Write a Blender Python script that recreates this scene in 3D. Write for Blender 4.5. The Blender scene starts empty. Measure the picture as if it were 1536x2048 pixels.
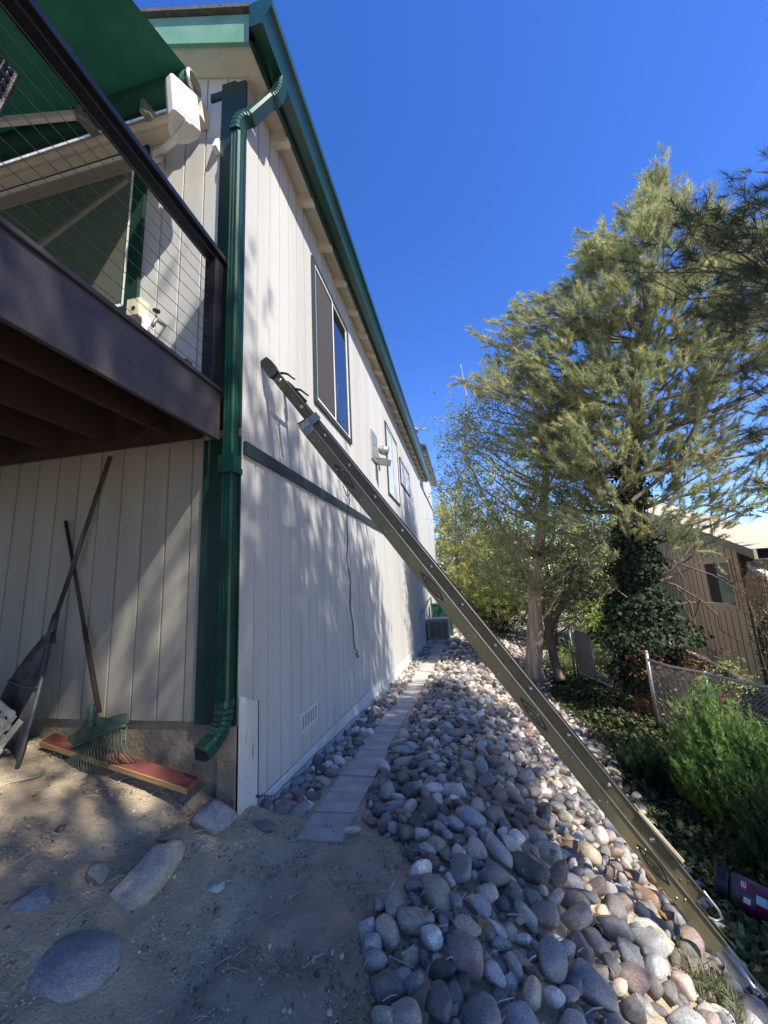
import bpy, math, random
import numpy as np
from mathutils import Vector, Matrix, Euler
random.seed(7); RNG = np.random.default_rng(11)
R = math.radians
SC = bpy.context.scene; COL = SC.collection

# ------------------------------------------------------------ camera, sky, sun, exposure
PITCH, ROLL, YAW = R(10.5), R(3.0), R(11.2)
fw = Vector((-math.sin(YAW)*math.cos(PITCH), math.cos(YAW)*math.cos(PITCH), math.sin(PITCH)))
r0 = Vector((math.cos(YAW), math.sin(YAW), 0)); u0 = r0.cross(fw)
cr = math.cos(ROLL)*r0 - math.sin(ROLL)*u0; cu = math.sin(ROLL)*r0 + math.cos(ROLL)*u0
cd = bpy.data.cameras.new("camera"); cam = bpy.data.objects.new("camera", cd); COL.objects.link(cam)
cam.matrix_world = Matrix(((cr.x, cu.x, -fw.x, 0), (cr.y, cu.y, -fw.y, 0), (cr.z, cu.z, -fw.z, 0), (0, 0, 0, 1)))
cd.sensor_fit = 'VERTICAL'; cd.sensor_height = 24; cd.lens = 770/2048*24; cd.clip_start = .05; cd.clip_end = 2000
SC.camera = cam
SUN = Vector((1, -.60, 1.35)).normalized()           # towards the sun
EL = math.asin(SUN.z); AZ = math.atan2(SUN.x, SUN.y)
w = bpy.data.worlds.new("World"); SC.world = w; w.use_nodes = True
nt = w.node_tree; bg = nt.nodes["Background"]
sky = nt.nodes.new("ShaderNodeTexSky"); sky.sky_type = 'NISHITA'; sky.sun_disc = False
sky.sun_elevation = EL; sky.sun_rotation = AZ; sky.altitude = 1400; sky.air_density = 1.0; sky.dust_density = .3; sky.ozone_density = 3.0
hs = nt.nodes.new("ShaderNodeHueSaturation"); hs.inputs['Saturation'].default_value = 1.27; hs.inputs['Hue'].default_value = .517; hs.inputs['Value'].default_value = 1.15
nt.links.new(sky.outputs[0], hs.inputs['Color']); nt.links.new(hs.outputs[0], bg.inputs[0]); bg.inputs[1].default_value = .15
sl = bpy.data.lights.new("sun", 'SUN'); sl.energy = 4.8; sl.angle = R(.53); sl.color = (1, .92, .79)
so = bpy.data.objects.new("sun", sl); COL.objects.link(so); so.location = SUN*40
so.rotation_euler = (-SUN).to_track_quat('-Z', 'Y').to_euler()
SC.view_settings.view_transform = 'Standard'; SC.view_settings.look = 'None'; SC.view_settings.gamma = 1; SC.view_settings.exposure = .9
SC.cycles.max_bounces = 6; SC.cycles.transparent_max_bounces = 8

# ------------------------------------------------------------ helpers
class MB:
    def __init__(s): s.v = []; s.f = []
    def poly(s, *pts):
        n = len(s.v); s.v += [tuple(p) for p in pts]; s.f.append(tuple(range(n, n+len(pts)))); return s
    def add(s, v, f):
        n = len(s.v); s.v += [tuple(p) for p in v]; s.f += [tuple(i+n for i in q) for q in f]; return s
    def box(s, a, b):
        x0, y0, z0 = [min(a[i], b[i]) for i in range(3)]; x1, y1, z1 = [max(a[i], b[i]) for i in range(3)]
        return s.add([(x0,y0,z0),(x1,y0,z0),(x1,y1,z0),(x0,y1,z0),(x0,y0,z1),(x1,y0,z1),(x1,y1,z1),(x0,y1,z1)],
                     [(0,3,2,1),(4,5,6,7),(0,1,5,4),(1,2,6,5),(2,3,7,6),(3,0,4,7)])
    def obox(s, c, ax, ay, az):   # half axes
        c, ax, ay, az = map(Vector, (c, ax, ay, az))
        v = [c+sx*ax+sy*ay+sz*az for sz in (-1,1) for sx, sy in ((-1,-1),(1,-1),(1,1),(-1,1))]
        if ax.cross(ay).dot(az) < 0: v = v[4:]+v[:4]
        return s.add(v, [(0,3,2,1),(4,5,6,7),(0,1,5,4),(1,2,6,5),(2,3,7,6),(3,0,4,7)])
    def beam(s, p, q, wv, hv):    # from p to q, half width vector, half height vector
        p, q = Vector(p), Vector(q); return s.obox((p+q)/2, (q-p)/2, wv, hv)
    def tube(s, pts, r, n=8, caps=True):
        pts = [Vector((float(p[0]),float(p[1]),float(p[2]))) for p in pts]; rs = [float(q) for q in r] if hasattr(r, '__len__') else [r]*len(pts)
        b = len(s.v); side = None
        for i, p in enumerate(pts):
            t = (pts[min(i+1, len(pts)-1)]-pts[max(i-1, 0)])
            t = t.normalized() if t.length > 1e-9 else Vector((0,0,1))
            if side is None: side = t.orthogonal().normalized()
            side = (side - t*side.dot(t)); side = side.normalized() if side.length > 1e-6 else t.orthogonal().normalized()
            o = t.cross(side)
            for k in range(n):
                a = 2*math.pi*k/n; s.v.append(tuple(p+rs[i]*(math.cos(a)*side+math.sin(a)*o)))
        for i in range(len(pts)-1):
            for k in range(n):
                a = b+i*n+k; c = b+i*n+(k+1) % n; s.f.append((a, c, c+n, a+n))
        if caps:
            s.f.append(tuple(b+k for k in reversed(range(n)))); e = b+(len(pts)-1)*n; s.f.append(tuple(e+k for k in range(n)))
        return s
    def prism(s, prof, off):      # polygon swept by a vector
        n = len(prof); off = Vector(off); P = [Vector(p) for p in prof]
        b = len(s.v); s.v += [tuple(p) for p in P]+[tuple(p+off) for p in P]
        s.f.append(tuple(b+i for i in range(n))); s.f.append(tuple(b+n+i for i in reversed(range(n))))
        for i in range(n):
            j = (i+1) % n; s.f.append((b+j, b+i, b+n+i, b+n+j))
        return s
    def ball(s, c, r, n=8, m=6, sc=(1,1,1)):
        b = len(s.v); c = Vector(c)
        for i in range(m+1):
            t = math.pi*i/m
            for k in range(n):
                a = 2*math.pi*k/n
                s.v.append((c.x+r*sc[0]*math.sin(t)*math.cos(a), c.y+r*sc[1]*math.sin(t)*math.sin(a), c.z+r*sc[2]*math.cos(t)))
        for i in range(m):
            for k in range(n):
                s.f.append((b+i*n+k, b+(i+1)*n+k, b+(i+1)*n+(k+1) % n, b+i*n+(k+1) % n))
        return s
    def build(s, name, m, parent=None, smooth=False, bevel=0):
        me = bpy.data.meshes.new(name); o0 = wloc(parent) if parent else Vector((0,0,0))
        me.from_pydata([(x-o0.x, y-o0.y, z-o0.z) for x, y, z in s.v], [], s.f); me.materials.append(m)
        if smooth: me.polygons.foreach_set('use_smooth', [True]*len(me.polygons))
        o = bpy.data.objects.new(name, me); COL.objects.link(o); o.parent = parent
        if bevel:
            md = o.modifiers.new("bevel", 'BEVEL'); md.width = bevel; md.segments = 2; md.limit_method = 'ANGLE'
        return o
def wloc(o):
    v = Vector((0,0,0))
    while o: v = v+o.location; o = o.parent
    return v
def npmesh(name, V, F, m, parent=None, tint=None, smooth=False):   # V (N,3), F (M,k) arrays
    V = np.asarray(V, np.float32); F = np.asarray(F, np.int32); k = F.shape[1]
    if parent:
        l = wloc(parent); V = V-np.array([l.x, l.y, l.z], np.float32)
    me = bpy.data.meshes.new(name); me.vertices.add(len(V)); me.vertices.foreach_set('co', V.ravel())
    me.loops.add(F.size); me.loops.foreach_set('vertex_index', F.ravel()); me.polygons.add(len(F))
    me.polygons.foreach_set('loop_start', np.arange(0, F.size, k, dtype=np.int32)); me.polygons.foreach_set('loop_total', np.full(len(F), k, np.int32))
    if smooth: me.polygons.foreach_set('use_smooth', np.ones(len(F), bool))
    if tint is not None:
        a = me.attributes.new('tint', 'FLOAT_COLOR', 'POINT'); a.data.foreach_set('color', np.asarray(tint, np.float32).ravel())
    me.update(calc_edges=True); me.materials.append(m)
    o = bpy.data.objects.new(name, me); COL.objects.link(o); o.parent = parent; return o
def tag(o, label=None, cat=None, group=None, kind=None):
    if label: o['label'] = label
    if cat: o['category'] = cat
    if group: o['group'] = group
    if kind: o['kind'] = kind
    return o
def thing(name, loc, label, cat, group=None):
    o = bpy.data.objects.new(name, None); COL.objects.link(o); o.location = loc; o.empty_display_size = .1
    return tag(o, label, cat, group)

# ------------------------------------------------------------ materials
def N(nt, t, **kw):
    n = nt.nodes.new(t)
    for k, v in kw.items():
        if k in n.inputs: n.inputs[k].default_value = v
        else: setattr(n, k, v)
    return n
def mat(name, c1, c2=None, scale=6, rough=.7, bump=0, bscale=None, stretch=(1,1,1), metal=0, detail=5, spec=.5, dist=.01, trans=0, tintattr=False, objcol=False, ramp=(.35,.65), coord='Object'):
    m = bpy.data.materials.new(name); m.use_nodes = True; nt = m.node_tree; L = nt.links.new; bs = nt.nodes['Principled BSDF']
    bs.inputs['Roughness'].default_value = rough; bs.inputs['Metallic'].default_value = metal; bs.inputs['Specular IOR Level'].default_value = spec
    tc = N(nt, 'ShaderNodeTexCoord'); mp = N(nt, 'ShaderNodeMapping'); mp.inputs['Scale'].default_value = stretch
    if coord == 'World':
        g = N(nt, 'ShaderNodeNewGeometry'); L(g.outputs['Position'], mp.inputs[0])
    else: L(tc.outputs[coord], mp.inputs[0])
    col = None
    if c2 is None and not (tintattr or objcol): bs.inputs['Base Color'].default_value = (*c1, 1)
    else:
        no = N(nt, 'ShaderNodeTexNoise', Scale=scale, Detail=detail, Roughness=.6); L(mp.outputs[0], no.inputs['Vector'])
        cr_ = N(nt, 'ShaderNodeValToRGB'); e = cr_.color_ramp.elements; e[0].position, e[1].position = ramp
        e[0].color = (*c1, 1); e[1].color = (*(c2 or c1), 1); L(no.outputs['Fac'], cr_.inputs[0]); col = cr_.outputs[0]
        if tintattr or objcol:
            if tintattr: at = N(nt, 'ShaderNodeAttribute', attribute_name='tint'); oc = at.outputs['Color']
            else: oi = N(nt, 'ShaderNodeObjectInfo'); oc = oi.outputs['Color']
            mx = N(nt, 'ShaderNodeMix', data_type='RGBA', blend_type='MULTIPLY'); mx.inputs[0].default_value = 1
            L(col, mx.inputs[6]); L(oc, mx.inputs[7]); col = mx.outputs[2]
        L(col, bs.inputs['Base Color'])
    if bump:
        nb = N(nt, 'ShaderNodeTexNoise', Scale=bscale or scale*3, Detail=6, Roughness=.65); L(mp.outputs[0], nb.inputs['Vector'])
        bp = N(nt, 'ShaderNodeBump', Strength=bump, Distance=dist); L(nb.outputs['Fac'], bp.inputs['Height']); L(bp.outputs[0], bs.inputs['Normal'])
    if trans:
        out = nt.nodes['Material Output']; tr = N(nt, 'ShaderNodeBsdfTranslucent'); ms = N(nt, 'ShaderNodeMixShader'); ms.inputs[0].default_value = trans
        if col: L(col, tr.inputs[0])
        else: tr.inputs[0].default_value = (*c1, 1)
        L(bs.outputs[0], ms.inputs[1]); L(tr.outputs[0], ms.inputs[2]); L(ms.outputs[0], out.inputs[0])
    return m
M = {}
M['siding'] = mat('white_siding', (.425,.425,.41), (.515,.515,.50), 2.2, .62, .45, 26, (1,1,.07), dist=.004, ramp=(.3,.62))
M['smoothwhite'] = mat('smooth_white_paint', (.55,.55,.53), (.66,.66,.64), 3, .6, .15, 30, dist=.003)
M['cream'] = mat('cream_soffit_paint', (.58,.53,.43), (.66,.61,.5), 4, .65, .2, 25, dist=.003)
M['green'] = mat('green_trim_paint', (.004,.027,.019), (.007,.038,.028), 5, .45, .2, 40, (1,1,.15), dist=.002)
M['gutter'] = mat('green_gutter_metal', (.004,.038,.027), (.008,.052,.038), 3, .33, .05)
M['slate'] = mat('slate_trim_paint', (.02,.036,.039), (.03,.05,.054), 5, .5, .2, 40, (1,.15,1), dist=.002)
M['shingle'] = mat('grey_shingles', (.06,.055,.05), (.12,.11,.1), 22, .9, .6, 60)
M['dark'] = mat('dark_recess', (.012,.011,.01), None, rough=.9)
M['composite'] = mat('dark_composite_board', (.045,.038,.042), (.062,.053,.057), 14, .5, .25, 60, (1,.1,1), dist=.002)
M['blackrail'] = mat('black_rail_paint', (.012,.012,.015), (.02,.02,.024), 10, .35)
M['joist'] = mat('shade_darkened_joist_wood', (.03,.016,.011), (.05,.028,.018), 5, .85, .3, 20, (1,.1,1))  # under-deck shade is put into this near-black joist colour
M['steel'] = mat('steel_cable', (.16,.16,.16), None, rough=.4, metal=.9)
M['galv'] = mat('galvanised_steel', (.26,.28,.29), (.36,.38,.39), 9, .5, metal=.7)
M['glass'] = mat('window_glass', (.012,.014,.013), None, rough=.015, spec=1.0); M['glass'].node_tree.nodes['Principled BSDF'].inputs['IOR'].default_value = 2.1
M['glass2'] = mat('reflection_toned_window_glass', (.125,.13,.105), None, rough=.015, spec=1.0); M['glass2'].node_tree.nodes['Principled BSDF'].inputs['IOR'].default_value = 2.3  # base colour lightened to paint in a brighter reflection on the pane
M['curtain'] = mat('curtained_glass', (.50,.52,.51), (.6,.62,.6), 3, .3, spec=.3)
M['screen'] = mat('insect_screen', (.035,.032,.034), (.06,.055,.06), 300, .75)
M['white'] = mat('white_plastic', (.74,.74,.72), (.8,.8,.78), 8, .4)
M['awning'] = mat('green_awning_fabric', (.010,.075,.045), (.014,.095,.058), 5, .85, .1, 200, trans=.10)
M['alu'] = mat('satin_aluminium', (.55,.53,.48), (.66,.64,.6), 12, .34, metal=.8)
M['fibre'] = mat('yellow_olive_ladder_rail', (.165,.14,.072), (.21,.18,.095), 7, .42, .05, 60, (1,1,1), metal=.3)
M['fibre_shaded'] = mat('flange_shaded_fly_rail', (.095,.078,.042), (.125,.104,.058), 7, .5, .05, 60, (1,1,1), metal=.2)  # darker rail tone paints in the shadow of the base flange
M['rung'] = mat('brushed_ladder_rung', (.5,.5,.48), (.6,.6,.58), 20, .35, metal=.9)
M['rubber'] = mat('black_rubber', (.016,.018,.022), (.026,.028,.034), 20, .6)
M['ink'] = mat('black_ink', (.012,.012,.012), None, rough=.5)
M['concrete'] = mat('paver_concrete', (.33,.32,.295), (.48,.46,.425), 5, .9, .6, 90, dist=.004)
M['foundation'] = mat('earthy_foundation', (.20,.16,.115), (.33,.28,.21), 4, .95, .8, 18, dist=.03)
M['dirt'] = mat('sandy_dirt', (.44,.35,.245), (.64,.53,.38), 2.2, .95, 1.0, 55, dist=.03, coord='World', detail=9, ramp=(.3,.7))
M['rock'] = mat('river_rock', (.72,.72,.72), (1.22,1.2,1.18), 5, .62, .35, 26, dist=.012, objcol=True, ramp=(.28,.7))
def dusty(m, amount=.5, scale=7):
    nt = m.node_tree; L = nt.links.new; bs = nt.nodes['Principled BSDF']; src = bs.inputs['Base Color'].links[0].from_socket
    g = N(nt, 'ShaderNodeNewGeometry'); no = N(nt, 'ShaderNodeTexNoise', Scale=scale, Detail=8, Roughness=.75); L(g.outputs['Position'], no.inputs['Vector'])
    rp_ = N(nt, 'ShaderNodeValToRGB'); e = rp_.color_ramp.elements; e[0].position, e[1].position = .46, .72; e[0].color = (0,0,0,1); e[1].color = (amount,)*3+(1,); L(no.outputs['Fac'], rp_.inputs[0])
    mx = N(nt, 'ShaderNodeMix', data_type='RGBA'); L(rp_.outputs[0], mx.inputs[0]); L(src, mx.inputs[6]); mx.inputs[7].default_value = (.42,.36,.28,1)
    sp = N(nt, 'ShaderNodeTexNoise', Scale=170, Detail=2, Roughness=.5); L(g.outputs['Position'], sp.inputs['Vector']); r2 = N(nt, 'ShaderNodeValToRGB'); e = r2.color_ramp.elements; e[0].position, e[1].position = .36, .64; e[0].color = (.72,.72,.72,1); e[1].color = (1.22,1.22,1.22,1); L(sp.outputs['Fac'], r2.inputs[0])
    m2 = N(nt, 'ShaderNodeMix', data_type='RGBA', blend_type='MULTIPLY'); m2.inputs[0].default_value = 1; L(mx.outputs[2], m2.inputs[6]); L(r2.outputs[0], m2.inputs[7]); L(m2.outputs[2], bs.inputs['Base Color'])
dusty(M['rock'])
M['rocks'] = mat('river_rock_mass', (.78,.78,.78), (1.2,1.18,1.16), 9, .64, .3, 30, dist=.01, tintattr=True, ramp=(.28,.7))
dusty(M['rocks'])
M['bark'] = mat('pine_bark', (.13,.095,.07), (.26,.2,.155), 5, .9, 1.0, 9, (1,1,.22), dist=.05)
M['palebark'] = mat('furrowed_pale_bark', (.28,.21,.15), (.60,.49,.38), 9, .9, 1.0, 12, (1,1,.13), dist=.07)
M['twig'] = mat('dead_pale_twig', (.36,.31,.26), (.5,.45,.39), 14, .85)
M['needle'] = mat('pine_needles', (.8,.8,.8), (1.15,1.15,1.1), 1.2, .5, tintattr=True, trans=.3)
M['leaf'] = mat('leaves', (.8,.8,.8), (1.15,1.15,1.1), 1.2, .45, tintattr=True, trans=.35)
M['tan'] = mat('tan_siding', (.78,.55,.335), (.85,.62,.39), 3, .8, .2, 30, (1,1,.1))
M['brownbatten'] = mat('brown_batten', (.085,.045,.03), None, rough=.8)
M['creamroof'] = mat('cream_roof_edge', (.46,.39,.29), (.54,.46,.35), 5, .8)
M['redpaint'] = mat('faded_red_paint', (.14,.037,.033), (.21,.07,.055), 9, .75, .3, 40, (.2,1,1))
M['pinewood'] = mat('raw_pine_wood', (.48,.28,.11), (.6,.38,.17), 10, .75, .2, 40, (.15,1,1))
M['rakegreen'] = mat('dusty_green_plastic', (.025,.065,.045), (.085,.125,.095), 14, .6)
M['rakeblack'] = mat('dusty_black_plastic', (.03,.031,.036), (.075,.074,.078), 12, .5)
M['oldwood'] = mat('worn_dark_handle', (.035,.025,.02), (.10,.065,.045), 14, .6, .2, 30, (1,1,.1))
M['lattice'] = mat('dirty_white_plastic', (.45,.41,.32), (.62,.58,.47), 14, .6)
M['wicker'] = mat('black_wicker', (.014,.014,.017), (.03,.03,.034), 30, .45)
M['acgrey'] = mat('grey_green_metal', (.22,.25,.235), (.30,.33,.31), 8, .5, metal=.3)
M['greenbox'] = mat('green_box_paint', (.008,.07,.045), None, rough=.5)
M['lens'] = mat('lamp_lens', (.35,.33,.25), None, rough=.2)

# ------------------------------------------------------------ ground
def sm(a, b, x):
    t = np.clip((x-a)/(b-a), 0, 1); return t*t*(3-2*t)
def H(x, y):
    x = np.asarray(x, float); y = np.asarray(y, float)
    h = np.interp(y, [-6,0,2.4,2.6,4,5.4,8.2,12.6,20,40,80,400], [-1.6,-1.5,-1.48,-1.49,-1.6,-1.72,-1.9,-2.09,-2.3,-2.7,-3.2,-4])
    D = np.interp(x, [-.5,-.2,.2,.7,1.3,2.2,3.0,6,20,400], [0,.02,.14,.41,.86,1.18,1.28,1.32,1.35,1.35])
    k = np.interp(y, [-2,5,10,14,40], [1,1,.78,.62,.5])
    rise = np.interp(x, [-9,-4.5,-3.2,-2.6,-2.0,-1.6,-1.15], [.75,.62,.53,.46,.33,.17,0])*(1-sm(2.5, 2.9, y))
    bump = .012*np.sin(x*5.1+1.3*np.sin(y*3.3))*np.sin(y*4.7+.7)+.006*np.sin(x*13+y*9)*np.sin(y*17-x*5)
    return h-D*k+rise+bump
def Hs(x, y): return float(H(x, y))
xs = np.concatenate([-np.geomspace(400,8,22), np.arange(-7.6,-3.6,.3), np.arange(-3.6,-.2,.018), np.arange(-.2,2.6,.05), np.arange(2.6,8,.2), np.geomspace(8.2,400,26)])
ys = np.concatenate([-np.geomspace(400,4,16), np.arange(-3.6,.6,.2), np.arange(.6,2.7,.018), np.arange(2.7,5,.06), np.arange(5,16,.15), np.geomspace(16.2,600,40)])
def vnoise(x, y, f, seed):
    g = np.random.default_rng(seed).random((64, 64)); u, v = x*f, y*f; i, j = np.floor(u).astype(int), np.floor(v).astype(int); a, b = u-i, v-j; a, b = a*a*(3-2*a), b*b*(3-2*b)
    q = lambda di, dj: g[(i+di) % 64, (j+dj) % 64]
    return (q(0,0)*(1-a)+q(1,0)*a)*(1-b)+(q(0,1)*(1-a)+q(1,1)*a)*b-.5
GX, GY = np.meshgrid(xs, ys); near_ = (GX > -3.6)&(GX < -.2)&(GY > .6)&(GY < 2.7)&~((GX > -1.26)&(GY > 2.42))
GZ = H(GX, GY)+np.where(near_, .020*vnoise(GX,GY,4.1,1)+.016*vnoise(GX,GY,9.3,2)+.010*vnoise(GX,GY,19.7,3)+.008*np.clip(vnoise(GX,GY,34,4),0,1), 0)
nx, ny = len(xs), len(ys); idx = np.arange(nx*ny).reshape(ny, nx)
F = np.stack([idx[:-1,:-1], idx[:-1,1:], idx[1:,1:], idx[1:,:-1]], -1).reshape(-1, 4)
tag(npmesh('ground', np.stack([GX, GY, GZ], -1).reshape(-1, 3), F, M['dirt'], smooth=True), kind='structure')

# ------------------------------------------------------------ main house
XW, YF = -1.5, 2.4
house = thing('white_house', (XW, YF, -1.45), 'tall white grooved-siding house with green trim, deck side and long eave', 'house')
def grooved(points_u, make, m, name, parent, ztop, zbot, pitch=.203, gw=.018, gd=.016):
    u0_, u1_ = points_u; prof = []; u = u0_
    while u < u1_-1e-6:
        e = min(u+pitch, u1_); prof += [(u, 0), (e-gw, 0), (e-gw+.002, -gd), (e-.002, -gd), (e, 0)]; u = e
    mb = MB()
    for (a, da), (b, db) in zip(prof[:-1], prof[1:]):
        if b-a < 1e-7 and da == db: continue
        mb.poly(make(a, da, zbot(a)), make(b, db, zbot(b)), make(b, db, ztop(b)), make(a, da, ztop(a)))
    return mb.build(name, m, parent)
ZS = lambda y: float(np.interp(y, [2.4,2.66,3.35,4.58,6.5,8.46,13,24], [-1.38,-1.39,-1.42,-1.46,-1.55,-1.68,-1.86,-2.1]))
SOF = 4.45; SL = .39
zroof = lambda x: SOF+SL*(XW-x)
side = lambda u, d, z: (XW+d, u, z)
TRIM0, TRIM1 = .975, 1.075
grooved((YF, 15.2), side, M['siding'], 'side_wall', house, lambda u: SOF+.05, ZS)
fr = lambda u, d, z: (-u, YF-d, z)
M['beige'] = mat('shade_darkened_beige_siding', (.265,.25,.21), (.34,.32,.28), 2.2, .62, .45, 26, (1,1,.07), dist=.004)  # lower wall siding, its beige darkened to stand in for the deck's shade
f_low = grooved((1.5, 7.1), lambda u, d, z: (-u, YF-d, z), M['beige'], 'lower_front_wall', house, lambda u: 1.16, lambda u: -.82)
grooved((1.5, 7.1), fr, M['siding'], 'upper_front_wall', house, lambda u: min(zroof(-u), zroof(-6)), lambda u: 1.16)
MB().box((-7.1, YF+.03, -1.7), (XW-.02, YF+.3, -.83)).build('foundation', M['foundation'], house)
mb = MB()
for a, b in zip(np.arange(2.4, 15.2, .8), np.arange(3.2, 16.1, .8)):
    b = min(b, 15.2)
    mb.add([(XW-.02,a,ZS(a)-.005),(XW+.004,a,ZS(a)-.005),(XW+.004,b,ZS(b)-.005),(XW-.02,b,ZS(b)-.005),(XW-.02,a,Hs(-1.45,a)-.1),(XW+.004,a,Hs(-1.45,a)-.1),(XW+.004,b,Hs(-1.45,b)-.1),(XW-.02,b,Hs(-1.45,b)-.1)],
           [(0,1,2,3),(1,5,6,2),(0,4,5,1),(3,2,6,7)])
mb.build('base_skirt', M['smoothwhite'], house)
zw = lambda y: Hs(-1.45, y)+.045 if y > 2.6 else -1.45
mb = MB(); md = MB()
for a in np.arange(2.4, 9, .6):
    b = a+.598; mb.add([(XW+.004,a,zw(a)+.045),(XW+.014,a,zw(a)+.045),(XW+.014,b,zw(b)+.045),(XW+.004,b,zw(b)+.045),(XW+.004,a,zw(a)-.06),(XW+.022,a,zw(a)-.06),(XW+.022,b,zw(b)-.06),(XW+.004,b,zw(b)-.06)],
           [(0,1,2,3),(1,5,6,2),(0,4,5,1),(3,2,6,7)])
for y in np.arange(2.44, 6.5, .034):
    z = zw(y)+.012; md.box((XW+.0165, y, z-.007), (XW+.0185, y+.016, z+.007))
ws = mb.build('weep_strip', M['smoothwhite'], house); md.build('vent_holes', M['dark'], ws)
# access panel at the corner with a dark slot, scratches
ap = MB().box((XW-.0, YF+.005, -1.56), (XW+.012, YF+.24, -.745)); ap.box((XW, YF+.24, -1.56), (XW+.004, YF+.262, -.76))
apo = MB().poly((XW+.012,YF-.0,-1.56),(XW+.012,YF+.238,-1.56),(XW+.012,YF+.238,-.765),(XW+.012,YF-.0,-.66)).add([(XW,YF+.238,-1.56),(XW+.012,YF+.238,-1.56),(XW+.012,YF+.238,-.765),(XW,YF+.238,-.765)],[(0,1,2,3)]).build('access_panel', M['smoothwhite'], house)
MB().box((XW+.001, YF+.241, -1.44), (XW+.006, YF+.262, -.765)).poly((XW+.0128,YF+.08,-.98),(XW+.0128,YF+.085,-.98),(XW+.0128,YF+.1,-.9),(XW+.0128,YF+.095,-.9)).poly((XW+.0128,YF+.17,-1.10),(XW+.0128,YF+.178,-1.10),(XW+.0128,YF+.178,-1.02),(XW+.0128,YF+.17,-1.02)).build('panel_gap', M['dark'], apo)
# little foundation vent in the siding
fv = MB().box((XW+.001, 3.36, -1.235), (XW+.012, 3.74, -1.075)).build('wall_vent', M['smoothwhite'], house)
mb = MB()
for k in range(6): mb.box((XW+.0115, 3.385+k*.058, -1.21), (XW+.0135, 3.42+k*.058, -1.10))
mb.build('vent_slots', mat('vent_grey', (.28,.28,.27), None, rough=.8), fv)
# belt trim, corner boards
MB().box((XW+.001, YF+.02, TRIM0), (XW+.024, 15.18, TRIM1)).build('belt_trim', M['slate'], house)
mb = MB().box((-1.735, YF-.024, 1.17), (-1.60, YF-.001, 4.44)); mb.box((-1.60, YF-.03, 1.17), (XW+.003, YF-.006, 4.40)); mb.build('corner_board', M['green'], house)
MB().box((-1.79, YF-.025, -.83), (-1.62, YF-.001, 1.1)).box((-1.615, YF-.02, -.83), (XW+.002, YF-.001, 1.1)).build('corner_board', M['green'], house)
MB().box((-1.62, YF-.02, -1.55), (XW+.0, YF+.12, -.84)).build('corner_pier', M['foundation'], house)
MB().box((-1.85, YF-.022, 4.30), (-1.736, YF-.001, 4.375)).build('bracket_board', M['green'], house)
# soffit, roof, fascia
E0, ZE = -1.31, SOF-SL*.19
YR = 2.15; YE = 17.0
MB().poly((XW-.05,YR+.03,SOF+SL*.05+.008),(E0,YR+.03,ZE+.008),(E0,YE,ZE+.008),(XW-.05,YE,SOF+SL*.05+.008)).build('eave_soffit', M['cream'], house)
mb = MB().poly((-6,YR+.03,zroof(-6)+.01),(XW,YR+.03,SOF+.01),(XW,YF+.02,SOF+.01),(-6,YF+.02,zroof(-6)+.01)); mb.build('rake_soffit', M['cream'], house)
mb = MB(); th = .05
def rslab(mb, x0, x1, y0, y1, base, th):
    mb.add([(x0,y0,zroof(x0)+base),(x1,y0,zroof(x1)+base),(x1,y1,zroof(x1)+base),(x0,y1,zroof(x0)+base),(x0,y0,zroof(x0)+base+th),(x1,y0,zroof(x1)+base+th),(x1,y1,zroof(x1)+base+th),(x0,y1,zroof(x0)+base+th)],
           [(0,3,2,1),(4,5,6,7),(0,1,5,4),(1,2,6,5),(2,3,7,6),(3,0,4,7)])
rslab(mb, -6, -1.23, YR-.04, YE, .305, .035)
mb.add([(-6,YR-.04,zroof(-6)+.305),(-11,YR-.04,zroof(-6)-1.7),(-11,YE,zroof(-6)-1.7),(-6,YE,zroof(-6)+.305)], [(0,1,2,3)])
rf = mb.build('roof', M['shingle'], house)
mb = MB(); rslab(mb, -6, E0, YR, YR+.03, -.01, .30); mb.build('rake_board', mat('faded_sunlit_green_paint', (.12,.27,.175), (.18,.34,.23), 4, .5, .2, 30), house)  # faded paint, lightened further with the sun's grazing sheen
MB().box((E0-.03, YR, ZE-.01), (E0, YE, ZE+.28)).build('fascia_board', M['green'], house)
# gutter: k-style profile swept along Y
G = [(E0+.001,4.44),(E0+.001,4.69),(E0+.004,4.69),(E0+.004,4.444),(-1.20,4.444),(-1.185,4.50),(-1.15,4.58),(-1.125,4.60),(-1.125,4.685),(-1.145,4.69),(-1.145,4.696),(-1.118,4.69),(-1.116,4.595),(-1.145,4.572),(-1.178,4.498),(-1.195,4.438)]
gt = MB().prism([(x, YR-.04, z) for x, z in G], (0, YE+.04-YR, 0)).build('gutter', M['gutter'], house)
MB().prism([(E0,YR-.046,4.44),(E0,YR-.046,4.69),(-1.118,YR-.046,4.69),(-1.116,YR-.046,4.6),(-1.178,YR-.046,4.5),(-1.195,YR-.046,4.44)], (0,.005,0)).build('end_cap', M['gutter'], gt)
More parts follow.
